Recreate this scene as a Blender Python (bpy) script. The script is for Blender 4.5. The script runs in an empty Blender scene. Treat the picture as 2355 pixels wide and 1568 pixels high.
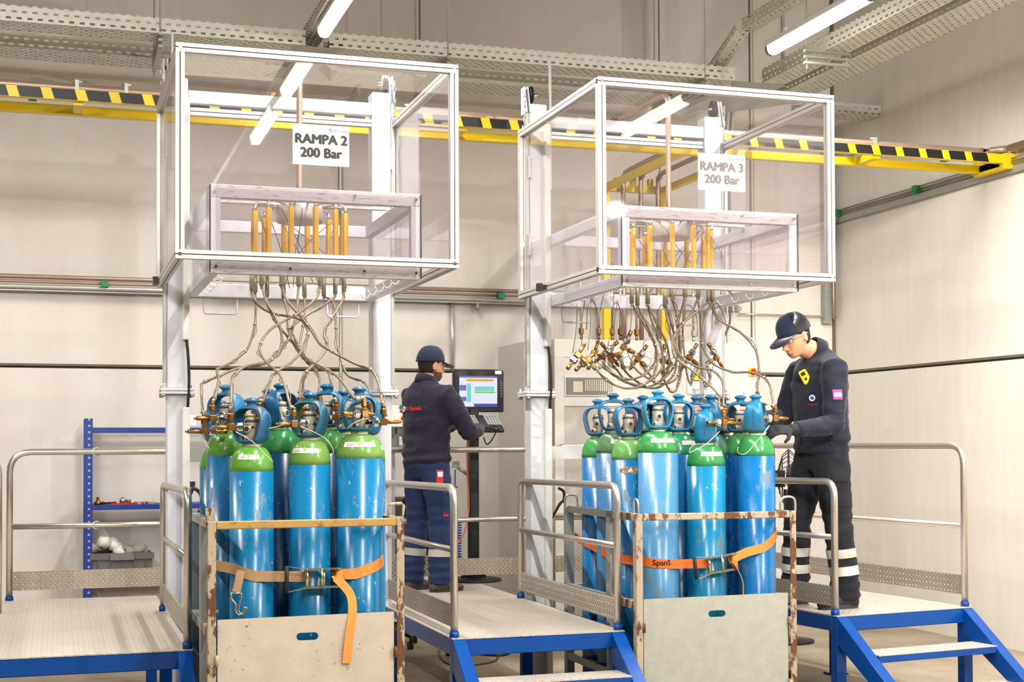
import bpy, bmesh, math, random
from mathutils import Vector, Matrix, noise
from mathutils.bvhtree import BVHTree
random.seed(11)
S = bpy.context.scene
COL = S.collection
PI = math.pi
# ------------------------------------------------------------------ camera
CAM_H = 1.62
YAW, PITCH, ROLL, FPX, SHY = .3114456, .0216916, -.00380034, 3258.6, 166.295
fw = Vector((math.sin(YAW)*math.cos(PITCH), math.cos(YAW)*math.cos(PITCH), math.sin(PITCH)))
rt0 = Vector((math.cos(YAW), -math.sin(YAW), 0)); up0 = rt0.cross(fw)
rt = rt0*math.cos(ROLL)+up0*math.sin(ROLL); up = -rt0*math.sin(ROLL)+up0*math.cos(ROLL)
cd = bpy.data.cameras.new('camera'); cam = bpy.data.objects.new('camera', cd); COL.objects.link(cam)
R3 = Matrix((rt, up, -fw)).transposed()
cam.matrix_world = Matrix.Translation((0, 0, CAM_H)) @ R3.to_4x4()
cd.sensor_width = 36; cd.lens = 36*FPX/2355; cd.shift_y = SHY/2355; cd.clip_end = 100; cd.clip_start = .1
S.camera = cam

def U(px, py, x=None, y=None, z=None):
    """point of the place seen at a pixel of the photograph, on the plane x=, y= or z="""
    d = fw + rt*((px-1177.5)/FPX) - up*((py-784-SHY)/FPX)
    if x is not None: t = x/d.x
    elif y is not None: t = y/d.y
    else: t = (z-CAM_H)/d.z
    return Vector((d.x*t, d.y*t, CAM_H+d.z*t))
# ------------------------------------------------------------------ light
S.view_settings.view_transform = 'Standard'; S.view_settings.look = 'None'
S.view_settings.gamma = 1; S.view_settings.use_curve_mapping = False
S.view_settings.exposure = 0.0
w = bpy.data.worlds.new('world'); S.world = w; w.use_nodes = True
w.node_tree.nodes['Background'].inputs[0].default_value = (1, .93, .84, 1)
w.node_tree.nodes['Background'].inputs[1].default_value = .25
def area(name, loc, target, sx, sy, power, col=(1, .95, .88), spread=180):
    d = bpy.data.lights.new(name, 'AREA'); d.shape = 'RECTANGLE'; d.size = sx; d.size_y = sy
    d.energy = power; d.color = col; d.spread = math.radians(spread)
    o = bpy.data.objects.new(name, d); COL.objects.link(o); o.location = loc
    v = Vector(target)-Vector(loc); o.rotation_euler = v.to_track_quat('-Z', 'Y').to_euler()
    return o
area('studio_flash_right', (5.250, 1.9, 3.929), (2.6, 8.0, 1.5), .1, .1, 135, (1, .97, .95))
area('studio_flash_left', (-1.8, -2.0, 4.9), (-.3, 12, 2.9), .8, .8, 20, (1, .98, .97), 33)  # beam narrowed and aimed to brighten the back wall below the trays
area('wall_fill_centre', (1.2, -2.4, 4.9), (6.9, 11.5, 2.5), .8, .8, 54, (1, .97, .93), 36)  # unseen fill beam added to brighten the walls at the right
area('ceiling_bounce_fill', (1.5, 0.5, 6.6), (1.5, 6.5, 0), 6, 3, 150, (1, .86, .64))  # unseen broad panel added as warm bounce for the upper walls
S.cycles.use_denoising = True
S.cycles.max_bounces = 7; S.cycles.diffuse_bounces = 3; S.cycles.glossy_bounces = 3
S.cycles.transmission_bounces = 4; S.cycles.transparent_max_bounces = 18
S.cycles.caustics_reflective = False; S.cycles.caustics_refractive = False
S.cycles.sample_clamp_indirect = 4
# ------------------------------------------------------------------ materials
class NT:
    def __init__(s, name):
        s.m = bpy.data.materials.new(name); s.m.use_nodes = True
        s.t = s.m.node_tree; s.b = s.t.nodes['Principled BSDF']; s.out = s.t.nodes['Material Output']
    def n(s, typ, **k):
        q = s.t.nodes.new(typ)
        for a, b in k.items(): setattr(q, a, b)
        return q
    def l(s, a, b): s.t.links.new(a, b)
    def math(s, op, a, b=None, c=None):
        q = s.n('ShaderNodeMath', operation=op)
        for i, v in enumerate((a, b, c)):
            if v is None: continue
            if isinstance(v, (int, float)): q.inputs[i].default_value = v
            else: s.l(v, q.inputs[i])
        return q.outputs[0]
    def mix(s, f, a, b):
        q = s.n('ShaderNodeMix', data_type='RGBA')
        for i, v in ((0, f), (6, a), (7, b)):
            if isinstance(v, (int, float)): q.inputs[i].default_value = v
            elif isinstance(v, tuple): q.inputs[i].default_value = (*v[:3], 1)
            else: s.l(v, q.inputs[i])
        return q.outputs[2]
    def coord(s, scale=(1, 1, 1), rot=(0, 0, 0), what='Object'):
        c = s.n('ShaderNodeTexCoord'); mp = s.n('ShaderNodeMapping')
        mp.inputs[3].default_value = scale; mp.inputs[2].default_value = rot
        s.l(c.outputs[what], mp.inputs[0]); return mp.outputs[0]
    def noise(s, vec, scale, detail=4, rough=.55, w=None):
        q = s.n('ShaderNodeTexNoise'); q.inputs['Scale'].default_value = scale
        q.inputs['Detail'].default_value = detail; q.inputs['Roughness'].default_value = rough
        if w is not None: q.noise_dimensions = '4D'; s.l(w, q.inputs['W'])
        s.l(vec, q.inputs['Vector']); return q.outputs[0]
    def ramp(s, f, lo, hi):
        q = s.n('ShaderNodeMapRange'); q.inputs[1].default_value = lo; q.inputs[2].default_value = hi
        s.l(f, q.inputs[0]); return q.outputs[0]
    def bump(s, h, strength=.3, dist=.01):
        q = s.n('ShaderNodeBump'); q.inputs['Strength'].default_value = strength; q.inputs['Distance'].default_value = dist
        s.l(h, q.inputs['Height']); s.l(q.outputs[0], s.b.inputs['Normal'])
    def set(s, base=None, rough=None, metal=None, **k):
        if base is not None:
            if isinstance(base, tuple): s.b.inputs['Base Color'].default_value = (*base[:3], 1)
            else: s.l(base, s.b.inputs['Base Color'])
        for nm, v in (('Roughness', rough), ('Metallic', metal)):
            if v is None: continue
            if isinstance(v, (int, float)): s.b.inputs[nm].default_value = v
            else: s.l(v, s.b.inputs[nm])
        for a, b in k.items(): s.b.inputs[a].default_value = b
def lin(r, g, b):
    f = lambda c: (c/255/12.92 if c/255 <= .04045 else ((c/255+.055)/1.055)**2.4)
    return (f(r), f(g), f(b))
def pm(name, rgb, rough=.5, metal=0, var=.12, vs=6, bump=0, bs=60, wear=None, ws=9, wt=(.62, .68), stretch=(1, 1, 1), **k):
    """painted / plain material: tone variation, optional bump, optional worn patches of a second colour"""
    t = NT(name); c = lin(*rgb); v = t.coord(stretch)
    nz = t.noise(v, vs, 5)
    base = t.mix(nz, tuple(x*(1-var) for x in c), tuple(min(1, x*(1+var)) for x in c))
    if wear:
        wn = t.noise(v, ws, 8, .7); wf = t.ramp(wn, *wt)
        base = t.mix(wf, base, lin(*wear))
        r = t.math('ADD', t.math('MULTIPLY', wf, .75-rough), rough) if rough < .75 else rough
        t.set(base, r, t.math('MULTIPLY', t.math('SUBTRACT', 1, wf), metal) if metal else 0)
    else: t.set(base, t.math('ADD', t.math('MULTIPLY', nz, .15), rough-.075), metal)
    if bump: t.bump(t.noise(v, bs, 6, .6), bump, .01)
    t.set(**k) if k else None
    return t.m
M = {}
M['white_paint'] = pm('white_paint', (216, 216, 222), .35, var=.02)
M['dirty_white'] = pm('dirty_white', (204, 202, 202), .42, var=.04, wear=(140, 112, 88), ws=16, wt=(.54, .68), stretch=(1, 1, 5))
M['duct_white'] = pm('duct_white', (222, 222, 218), .4, var=.02)
M['alu'] = pm('aluminium_profile', (204, 200, 194), .4, metal=.5, var=.03, stretch=(1, 1, 1))
M['groove'] = pm('dark_groove', (58, 50, 44), .6)
M['steel_tube'] = pm('stainless_tube', (200, 192, 180), .33, metal=.85, var=.03, vs=20)
M['galv'] = pm('galvanised_steel', (172, 174, 168), .45, metal=.6, var=.16, vs=14, bump=.05)
M['galv_panel'] = pm('galvanised_panel', (166, 167, 156), .6, metal=.1, var=.24, vs=16, wear=(150, 128, 100), ws=7, wt=(.64, .9))
M['old_panel'] = pm('scratched_cream_panel', (190, 180, 163), .6, var=.22, vs=7, wear=(96, 74, 58), ws=30, wt=(.60, .68), bump=.05, bs=30)
M['rust_cream'] = pm('rusty_cream_paint', (172, 158, 134), .55, var=.18, wear=(98, 60, 36), ws=15, wt=(.49, .54), stretch=(1, 1, .5), bump=.15, bs=50)
M['rust_yellow'] = pm('rusty_yellow_paint', (176, 140, 78), .6, var=.2, wear=(150, 104, 60), ws=20, wt=(.55, .62), bump=.15, bs=50)
M['blue_paint'] = pm('blue_gloss_paint', (0, 70, 150), .26, var=.12, vs=4, wear=(90, 140, 200), ws=12, wt=(.72, .78), **{'Specular IOR Level': .3})
M['navy_paint'] = pm('rack_blue_paint', (30, 60, 140), .4, var=.1)
M['yellow'] = pm('yellow_paint', (238, 204, 22), .4, var=.05)
M['tube_yellow'] = pm('yellow_brass_tube', (244, 186, 30), .3, metal=.1, var=.15, vs=12)
M['black'] = pm('black_plastic', (17, 17, 19), .45, var=.2)
M['rubber'] = pm('black_rubber', (26, 25, 25), .7, var=.2)
M['brass'] = pm('brass', (150, 112, 62), .33, metal=.85, var=.35, vs=30)
M['old_brass'] = pm('darkened_brass', (124, 94, 62), .42, metal=.85, var=.3, vs=24)
M['chrome'] = pm('chrome', (214, 214, 212), .18, metal=1, var=.05)
M['copper'] = pm('brown_steel_pipe', (176, 150, 134), .4, metal=.5, var=.12, vs=9)
M['hose'] = pm('braided_hose', (142, 124, 102), .36, metal=.55, var=.12, vs=40, bump=.25, bs=500)
M['sleeve'] = pm('clear_sleeve', (164, 158, 132), .3, metal=.35, var=.15, vs=30)
M['cable'] = pm('thin_wire', (120, 110, 98), .4, metal=.6)
M['green_clip'] = pm('green_clip', (22, 128, 78), .5)
M['grey_plastic'] = pm('grey_plastic', (104, 103, 98), .6, var=.06)
M['grey_box'] = pm('grey_enclosure', (124, 120, 118), .55, var=.05)
M['cabinet'] = pm('cabinet_white', (218, 213, 206), .4, var=.02)
M['cabinet_side'] = pm('cabinet_brushed', (190, 184, 176), .4, metal=.3, var=.05)
M['red'] = pm('red_plastic', (206, 40, 28), .4)
M['yellow_plastic'] = pm('yellow_plastic', (246, 204, 20), .4)
M['green_plastic'] = pm('green_plastic', (10, 140, 110), .4)
M['paper'] = pm('white_paper', (246, 244, 244), .6, var=.01)
M['ink'] = pm('black_ink', (44, 40, 40), .6, var=0)
M['grey_ink'] = pm('grey_ink', (112, 104, 104), .6, var=0)
M['logo_blue'] = pm('logo_blue', (20, 96, 170), .6, var=0)
M['logo_red'] = pm('logo_red', (224, 44, 48), .6, var=0)
M['skin'] = pm('skin', (222, 160, 122), .5, var=.07, vs=25, bump=.04, bs=160)
M['skin'].node_tree.nodes['Principled BSDF'].inputs['Subsurface Weight'].default_value = .06
M['hair'] = pm('dark_hair', (38, 28, 24), .75, var=.3, vs=90, bump=.5, bs=300)
M['stubble'] = pm('dark_stubble', (104, 70, 56), .7, var=.3, vs=120)
M['lips'] = pm('lips', (176, 104, 88), .5)
M['eye'] = pm('eye_white', (225, 218, 210), .3)
def cloth(name, rgb, rough=.9, ws=900, bump=.25, sheen=.35):
    t = NT(name); c = lin(*rgb); v = t.coord(); nz = t.noise(v, 6, 5)
    t.set(t.mix(nz, tuple(x*.75 for x in c), tuple(x*1.3 for x in c)), rough)
    a = t.noise(v, 22, 5, .6); b = t.noise(v, 260, 2)
    t.bump(t.math('ADD', a, t.math('MULTIPLY', b, .25)), bump, .006)
    t.b.inputs['Sheen Weight'].default_value = sheen; t.b.inputs['Sheen Roughness'].default_value = .4
    return t.m
M['fleece'] = cloth('navy_fleece', (33, 29, 50), sheen=.15)
M['fleece2'] = cloth('dark_navy_fleece', (20, 23, 40), sheen=.12)
M['denim'] = cloth('navy_work_cloth', (34, 50, 92), sheen=.08)
M['denim2'] = cloth('black_navy_work_cloth', (18, 20, 28), sheen=.05)
M['cap_blue'] = cloth('cap_cloth', (28, 36, 62), bump=.1)
M['seam'] = pm('seam_thread', (70, 72, 110), .9)
M['reflective'] = pm('reflective_tape', (204, 198, 186), .4, var=.05, bump=.1, bs=120)
M['shoe'] = pm('shoe_suede', (104, 92, 78), .85, var=.15, bump=.2, bs=90)
M['shoe_dark'] = pm('dark_shoe', (46, 42, 42), .8, var=.15)
M['sole'] = pm('shoe_sole', (64, 58, 54), .8)
M['glove'] = pm('dark_glove', (34, 33, 38), .8, var=.15, bump=.2, bs=120)
M['shell'] = pm('cap_shell', (34, 36, 40), .25, var=.05)
M['strap_orange'] = pm('orange_webbing', (232, 146, 66), .8, var=.1, vs=8, bump=.3, bs=400, wear=(184, 104, 44), ws=10, wt=(.58, .8))
M['strap_deep'] = pm('deep_orange_webbing', (222, 106, 34), .8, var=.12, vs=8, bump=.3, bs=400)
M['strap_dirty'] = pm('dirty_webbing', (176, 140, 104), .85, var=.18, vs=9, bump=.3, bs=400)
M['zinc'] = pm('zinc_yellow_steel', (196, 186, 150), .25, metal=.9, var=.2, vs=30)
M['hook_metal'] = pm('hook_zinc', (200, 188, 150), .25, metal=.9, var=.1)
M['rag'] = pm('white_rags', (226, 222, 212), .9, var=.12, vs=14, bump=.4, bs=40)
M['rag_dark'] = pm('grey_rags', (150, 146, 134), .9, var=.2, vs=14, bump=.4, bs=40)
M['blue_cloth'] = pm('blue_cloth', (38, 110, 160), .8, var=.1)
M['valve'] = pm('valve_cream', (206, 196, 176), .35, metal=.3, var=.06)
M['valve_cap'] = pm('valve_ring_dark', (40, 60, 56), .5)
M['collar'] = pm('neck_ring', (224, 216, 196), .5, var=.06, wear=(80, 80, 70), ws=40, wt=(.6, .64))
M['label'] = pm('cylinder_label', (240, 238, 228), .45, var=.02)
M['label_green'] = pm('label_green_diamond', (150, 200, 60), .5)
M['orange_cable'] = pm('orange_cable', (214, 96, 48), .5)
M['blue_coil'] = pm('blue_coil_hose', (30, 112, 190), .35)
M['bezel'] = pm('monitor_bezel', (34, 34, 36), .35)
M['key'] = pm('key_grey', (150, 150, 146), .5)
M['beige_box'] = pm('beige_plastic', (196, 178, 146), .5)
def emis(name, rgb, st):
    t = NT(name); c = lin(*rgb)
    t.set((0, 0, 0), .5); t.b.inputs['Emission Color'].default_value = (*c, 1); t.b.inputs['Emission Strength'].default_value = st
    return t.m
M['lamp'] = emis('lamp_diffuser', (255, 246, 226), 9)
M['scr_white'] = emis('screen_white', (232, 236, 250), .95)
M['scr_lav'] = emis('screen_lavender', (120, 116, 190), .8)
M['scr_orange'] = emis('screen_orange', (240, 170, 50), .9)
M['scr_green'] = emis('screen_green', (120, 220, 60), .9)
M['scr_cyan'] = emis('screen_cyan', (120, 215, 225), .9)
M['scr_blue'] = emis('screen_blue', (70, 80, 190), .8)
# walls
def wallmat(name, rgb, rgb2, streak=(1, 1, .25)):
    t = NT(name); v = t.coord(); vs_ = t.coord(streak)
    big = t.noise(v, .5, 4, .5); st = t.noise(vs_, 3.2, 7, .68); fine = t.noise(v, 18, 6, .7)
    f = t.math('ADD', t.math('MULTIPLY', big, .55), t.math('MULTIPLY', st, .45))
    base = t.mix(t.ramp(f, .3, .72), lin(*rgb), lin(*rgb2))
    base = t.mix(t.math('MULTIPLY', t.ramp(t.noise(v, 3.1, 10, .75), .6, .72), .25), base, lin(206, 184, 150))
    t.set(base, .78); t.bump(t.math('ADD', fine, t.math('MULTIPLY', st, 1.2)), .14, .012)
    return t.m
M['wall'] = wallmat('precast_concrete_wall', (214, 205, 195), (235, 229, 222))
M['wall_r'] = wallmat('precast_concrete_side_wall', (224, 216, 204), (243, 238, 228), (1, 2.5, .4))
M['joint'] = pm('panel_joint', (112, 102, 82), .8, var=.2)
M['joint_dark'] = pm('panel_gap', (26, 24, 24), .9)
M['far_wall'] = pm('far_wall_grey', (135, 130, 126), .8, var=.06, vs=1)
M['ceiling'] = pm('ceiling_grey', (112, 104, 96), .8, var=.05, vs=1)
t = NT('concrete_floor'); v = t.coord()
b = t.mix(t.ramp(t.noise(v, 1.1, 8, .65), .3, .7), lin(140, 124, 104), lin(184, 168, 146))
b = t.mix(t.ramp(t.noise(v, 26, 5, .7), .62, .75), b, lin(112, 92, 72))
t.set(b, t.ramp(t.noise(v, 2.5, 4), -.6, 1.2)); t.bump(t.noise(v, 40, 5), .08, .01); M['floor'] = t.m
# chequer plate: raised tears in a woven pattern
def chequer(name, rgb, pitch=.024, axes='XY', metal=.55, strength=.8, rough=.42):
    t = NT(name); c = t.n('ShaderNodeTexCoord'); sp = t.n('ShaderNodeSeparateXYZ'); t.l(c.outputs['Object'], sp.inputs[0])
    a, b = [sp.outputs['XYZ'.index(q)] for q in axes]
    u = t.math('MULTIPLY', t.math('ADD', a, b), .7071/pitch); v_ = t.math('MULTIPLY', t.math('SUBTRACT', a, b), .7071/pitch)
    ck = t.math('FLOORED_MODULO', t.math('ADD', t.math('FLOOR', u), t.math('FLOOR', v_)), 2)
    fu = t.math('SUBTRACT', t.math('FRACT', u), .5); fv = t.math('SUBTRACT', t.math('FRACT', v_), .5)
    def el(p, q): return t.math('ADD', t.math('POWER', t.math('DIVIDE', t.math('ABSOLUTE', p), .47), 2), t.math('POWER', t.math('DIVIDE', t.math('ABSOLUTE', q), .15), 2))
    e1 = el(fu, fv); e2 = el(fv, fu)
    e = t.math('ADD', t.math('MULTIPLY', e1, ck), t.math('MULTIPLY', e2, t.math('SUBTRACT', 1, ck)))
    h = t.math('SUBTRACT', 1, t.math('MINIMUM', e, 1))
    cc = lin(*rgb); nz = t.noise(t.coord(), 3, 6, .6)
    base = t.mix(nz, tuple(x*.82 for x in cc), tuple(min(1, x*1.12) for x in cc))
    base = t.mix(t.math('MULTIPLY', h, .9), tuple(x*.62 for x in cc), (.88, .86, .82)) if False else t.mix(t.math('MULTIPLY', h, .85), t.mix(.24, base, (.1, .09, .08)), (.9, .88, .85))  # worn tears painted brighter to carry their glint, ground between them darker
    t.set(base, t.math('SUBTRACT', rough+.12, t.math('MULTIPLY', h, .25)), metal); t.bump(h, strength, .008)
    return t.m
M['deck'] = chequer('chequer_plate_deck', (236, 224, 208), pitch=.036)
M['kick_x'] = chequer('chequer_kick_plate_x', (196, 182, 162), axes='XZ', strength=1)
M['kick_y'] = chequer('chequer_kick_plate_y', (200, 188, 170), axes='YZ', strength=1)
# perforated tray steel: real slots cut through by alpha
def slotmat(name, axes, pitch=.07, row=.045, duty=.5, rgb=(212, 212, 204)):
    t = NT(name); c = t.n('ShaderNodeTexCoord'); sp = t.n('ShaderNodeSeparateXYZ'); t.l(c.outputs['Object'], sp.inputs[0])
    a, b = [sp.outputs['XYZ'.index(q)] for q in axes]
    rr = t.math('DIVIDE', b, row); ri = t.math('FLOOR', rr)
    u = t.math('FRACT', t.math('ADD', t.math('DIVIDE', a, pitch), t.math('MULTIPLY', ri, .5)))
    ina = t.math('LESS_THAN', u, duty); inb = t.math('LESS_THAN', t.math('ABSOLUTE', t.math('SUBTRACT', t.math('FRACT', rr), .5)), .17)
    hole = t.math('MULTIPLY', ina, inb)
    cc = lin(*rgb); nz = t.noise(t.coord(), 12, 4)
    t.set(t.mix(nz, tuple(x*.8 for x in cc), tuple(x*1.15 for x in cc)), .45, .45)
    t.l(t.math('SUBTRACT', 1, hole), t.b.inputs['Alpha']); return t.m
M['tray_side'] = slotmat('perforated_tray_side', 'XZ')
M['tray_base'] = slotmat('perforated_tray_base', 'XY', row=.04, duty=.35)
# acrylic panes
def acrylic(name, tint, milk=.05):
    t = NT(name); tr = t.n('ShaderNodeBsdfTransparent'); gl = t.n('ShaderNodeBsdfGlossy'); df = t.n('ShaderNodeBsdfDiffuse')
    tr.inputs[0].default_value = (*tint, 1); gl.inputs['Roughness'].default_value = .015; gl.inputs[0].default_value = (1, 1, 1, 1)
    df.inputs[0].default_value = (.86, .8, .86, 1)
    lw = t.n('ShaderNodeLayerWeight'); lw.inputs[0].default_value = .5
    fr = t.n('ShaderNodeMath', operation='MULTIPLY_ADD'); t.l(t.math('POWER', lw.outputs['Facing'], 4), fr.inputs[0]); fr.inputs[1].default_value = .7; fr.inputs[2].default_value = .06
    m0 = t.n('ShaderNodeMixShader'); m0.inputs[0].default_value = milk
    nz = t.ramp(t.noise(t.coord((1, 1, .15)), 40, 6, .7), .6, .8)
    t.l(t.math('ADD', t.math('MULTIPLY', nz, .06), milk), m0.inputs[0])
    t.l(tr.outputs[0], m0.inputs[1]); t.l(df.outputs[0], m0.inputs[2])
    m1 = t.n('ShaderNodeMixShader'); t.l(fr.outputs[0], m1.inputs[0]); t.l(m0.outputs[0], m1.inputs[1]); t.l(gl.outputs[0], m1.inputs[2])
    t.l(m1.outputs[0], t.out.inputs[0]); return t.m
M['acrylic'] = acrylic('acrylic_pane', (.985, .972, .98), .012)
M['acrylic2'] = acrylic('inner_acrylic_pane', (.975, .965, .975), .02)
M['lens'] = acrylic('safety_lens', (.97, .98, .98), .03)
# gas cylinder paints (tone of each cylinder comes from its own object colour)
def cylpaint(name, wearc, thr):
    t = NT(name); oi = t.n('ShaderNodeObjectInfo'); v = t.coord()
    rnd = t.math('MULTIPLY', oi.outputs['Random'], 40)
    n1 = t.noise(v, 7, 5, .6, rnd); col = t.mix(t.math('MULTIPLY', n1, .3), oi.outputs['Color'], (.02, .1, .25))
    n2 = t.noise(t.coord((1, 1, .55)), 11, 9, .72, rnd); wf = t.ramp(n2, thr, thr+.035)
    col = t.mix(t.math('MULTIPLY', wf, .75), col, lin(*wearc))
    n3 = t.noise(t.coord((1, 1, 1)), 21, 9, .75, rnd); col = t.mix(t.ramp(n3, .63, .65), col, lin(196, 190, 170))
    t.set(col, t.math('ADD', .24, t.math('MULTIPLY', wf, .3))); t.bump(t.noise(v, 60, 4), .04, .004)
    return t.m
M['cyl_blue'] = cylpaint('cylinder_body_paint', (96, 108, 112), .575)
M['cyl_green'] = cylpaint('cylinder_shoulder_paint', (60, 110, 110), .60)
t = NT('cap_plastic'); oi = t.n('ShaderNodeObjectInfo'); v = t.coord()
t.set(t.mix(t.ramp(t.noise(t.coord((1, 1, 1.6)), 7, 6, .65, t.math('MULTIPLY', oi.outputs['Random'], 40)), .45, .7), oi.outputs['Color'], lin(70, 92, 112)), .36)
t.bump(t.noise(v, 90, 3), .05, .004); M['cap'] = t.m

# ------------------------------------------------------------------ mesh builder
def cr(pts, n=6):
    """Catmull-Rom through points"""
    P = [Vector(p) for p in pts]
    if len(P) < 3: return P
    P = [P[0]*2-P[1]]+P+[P[-1]*2-P[-2]]; out = []
    for i in range(1, len(P)-2):
        a, b, c, d = P[i-1:i+3]
        for k in range(n):
            t = k/n
            out.append(.5*((2*b)+(c-a)*t+(2*a-5*b+4*c-d)*t*t+(3*b-a-3*c+d)*t**3))
    out.append(P[-2]); return out
def frame_for(d):
    d = d.normalized(); a = Vector((0, 0, 1)) if abs(d.z) < .9 else Vector((1, 0, 0))
    u = d.cross(a).normalized(); return u, d.cross(u)
class MB:
    def __init__(s): s.v = []; s.f = []; s.m = []; s.sm = []; s.mi = 0; s.X = None
    def add(s, vs, fs, smooth=False):
        k = len(s.v)
        s.v += [tuple(s.X @ Vector(q)) if s.X is not None else tuple(q) for q in vs]
        for f in fs: s.f.append([i+k for i in f]); s.m.append(s.mi); s.sm.append(smooth)
        return s
    def box(s, x0, x1, y0, y1, z0, z1):
        vs = [(x, y, z) for z in (z0, z1) for y in (y0, y1) for x in (x0, x1)]
        return s.add(vs, [(0, 2, 3, 1), (4, 5, 7, 6), (0, 1, 5, 4), (2, 6, 7, 3), (0, 4, 6, 2), (1, 3, 7, 5)])
    def cbox(s, c, sx, sy, sz): return s.box(c[0]-sx/2, c[0]+sx/2, c[1]-sy/2, c[1]+sy/2, c[2]-sz/2, c[2]+sz/2)
    def bar(s, p0, p1, w, h, upv=(0, 0, 1)):
        """rectangular bar between two points, w sideways, h along up"""
        p0, p1 = Vector(p0), Vector(p1); d = (p1-p0).normalized(); upv = Vector(upv)
        if abs(d.dot(upv)) > .99: upv = Vector((0, 1, 0))
        u = d.cross(upv).normalized()*w/2; q = u.cross(d).normalized()*h/2
        vs = [p+a+b for p in (p0, p1) for a, b in ((-u, -q), (u, -q), (u, q), (-u, q))]
        return s.add(vs, [(3, 2, 1, 0), (4, 5, 6, 7), (0, 1, 5, 4), (1, 2, 6, 5), (2, 3, 7, 6), (3, 0, 4, 7)])
    def rings(s, R, cap=True, smooth=True, closed=False):
        n = len(R[0]); vs = [p for r in R for p in r]; fs = []
        m = len(R)
        for i in range(m if closed else m-1):
            a, b = i*n, ((i+1) % m)*n
            for k in range(n): k2 = (k+1) % n; fs.append((a+k, a+k2, b+k2, b+k))
        s.add(vs, fs, smooth)
        if cap and not closed:
            k = len(s.v)-len(vs)
            s.f.append([k+i for i in range(n)][::-1]); s.m.append(s.mi); s.sm.append(False)
            s.f.append([k+(m-1)*n+i for i in range(n)]); s.m.append(s.mi); s.sm.append(False)
        return s
    def cyl(s, p0, p1, r, n=14, r2=None, cap=True, smooth=True):
        p0, p1 = Vector(p0), Vector(p1); u, q = frame_for(p1-p0); r2 = r if r2 is None else r2
        R = [[p+(u*math.cos(2*PI*k/n)+q*math.sin(2*PI*k/n))*rr for k in range(n)] for p, rr in ((p0, r), (p1, r2))]
        return s.rings(R, cap, smooth)
    def tube(s, pts, r, n=8, closed=False, cap=True):
        P = [Vector(p) for p in pts]; m = len(P); R = []; u = None
        for i, p in enumerate(P):
            a = P[(i-1) % m] if (closed or i > 0) else p; b = P[(i+1) % m] if (closed or i < m-1) else p
            d = (b-a).normalized()
            if u is None: u, q = frame_for(d)
            else:
                u = (u-d*u.dot(d))
                if u.length < 1e-6: u, q = frame_for(d)
                u.normalize(); q = d.cross(u)
            rr = r(i/(m-1)) if callable(r) else r
            R.append([p+(u*math.cos(2*PI*k/n)+q*math.sin(2*PI*k/n))*rr for k in range(n)])
        return s.rings(R, cap, True, closed)
    def lathe(s, prof, o=(0, 0, 0), axis=(0, 0, 1), n=24, smooth=True, cap=True):
        o = Vector(o); ax = Vector(axis).normalized()
        if abs(ax.z) > .999: u, q = Vector((1, 0, 0)), Vector((0, 1, 0)) if ax.z > 0 else Vector((0, -1, 0))
        else: u, q = frame_for(ax)
        R = [[o+ax*z+(u*math.cos(2*PI*k/n)+q*math.sin(2*PI*k/n))*max(r, .0002) for k in range(n)] for r, z in prof]
        return s.rings(R, cap, smooth)
    def prism(s, poly, vec, smooth=False):
        P = [Vector(p) for p in poly]; v = Vector(vec); n = len(P)
        fs = [tuple(range(n))[::-1], tuple(range(n, 2*n))]+[(i, (i+1) % n, n+(i+1) % n, n+i) for i in range(n)]
        return s.add(P+[p+v for p in P], fs, smooth)
    def ball(s, c, rx, ry=None, rz=None, n=14, m=9):
        ry = ry or rx; rz = rz or rx; c = Vector(c)
        R = [[c+Vector((rx*math.sin(PI*i/m)*math.cos(2*PI*k/n), ry*math.sin(PI*i/m)*math.sin(2*PI*k/n), -rz*math.cos(PI*i/m))) for k in range(n)] for i in range(m+1)]
        for r in (R[0], R[-1]):
            for k in range(n): r[k] = r[k]+Vector((math.cos(2*PI*k/n), math.sin(2*PI*k/n), 0))*.0003
        return s.rings(R, True, True)
    def strip(s, pts, wid, th, nrm=None, wdir=None):
        """flat webbing along points: width direction wdir (callable or vector), thickness along normal"""
        P = [Vector(p) for p in pts]; R = []
        for i, p in enumerate(P):
            d = (P[min(i+1, len(P)-1)]-P[max(i-1, 0)]).normalized()
            wv = Vector(wdir(i) if callable(wdir) else (wdir or (0, 0, 1))); wv = (wv-d*wv.dot(d)).normalized(); nv = d.cross(wv)
            R.append([p+wv*a*wid/2+nv*b*th/2 for a, b in ((-1, -1), (1, -1), (1, 1), (-1, 1))])
        return s.rings(R, True, False)
    def build(s, name, mats, parent=None, bevel=0, origin=None, label=None):
        o_ = origin if origin is not None else (org[parent.name] if parent is not None else Vector((0, 0, 0)))
        o_ = Vector(o_)
        me = bpy.data.meshes.new(name); me.from_pydata([tuple(Vector(q)-o_) for q in s.v], [], s.f)
        for mt in (mats if isinstance(mats, (list, tuple)) else [mats]): me.materials.append(M[mt] if isinstance(mt, str) else mt)
        me.polygons.foreach_set('material_index', s.m); me.polygons.foreach_set('use_smooth', s.sm)
        bm = bmesh.new(); bm.from_mesh(me); bmesh.ops.recalc_face_normals(bm, faces=bm.faces)
        if bevel:
            bmesh.ops.bevel(bm, geom=[e for e in bm.edges if e.calc_face_angle(0) > .6], offset=bevel, segments=1, affect='EDGES', clamp_overlap=True)
        bm.to_mesh(me); bm.free(); me.update()
        o = bpy.data.objects.new(name, me); COL.objects.link(o)
        reg(o, parent, o_)
        if label: o['label'] = label
        return o
org = {}
def reg(o, parent, o_):
    org[o.name] = Vector(o_)
    if parent is not None: o.parent = parent; o.location = Vector(o_)-org[parent.name]
    else: o.location = o_
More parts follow.
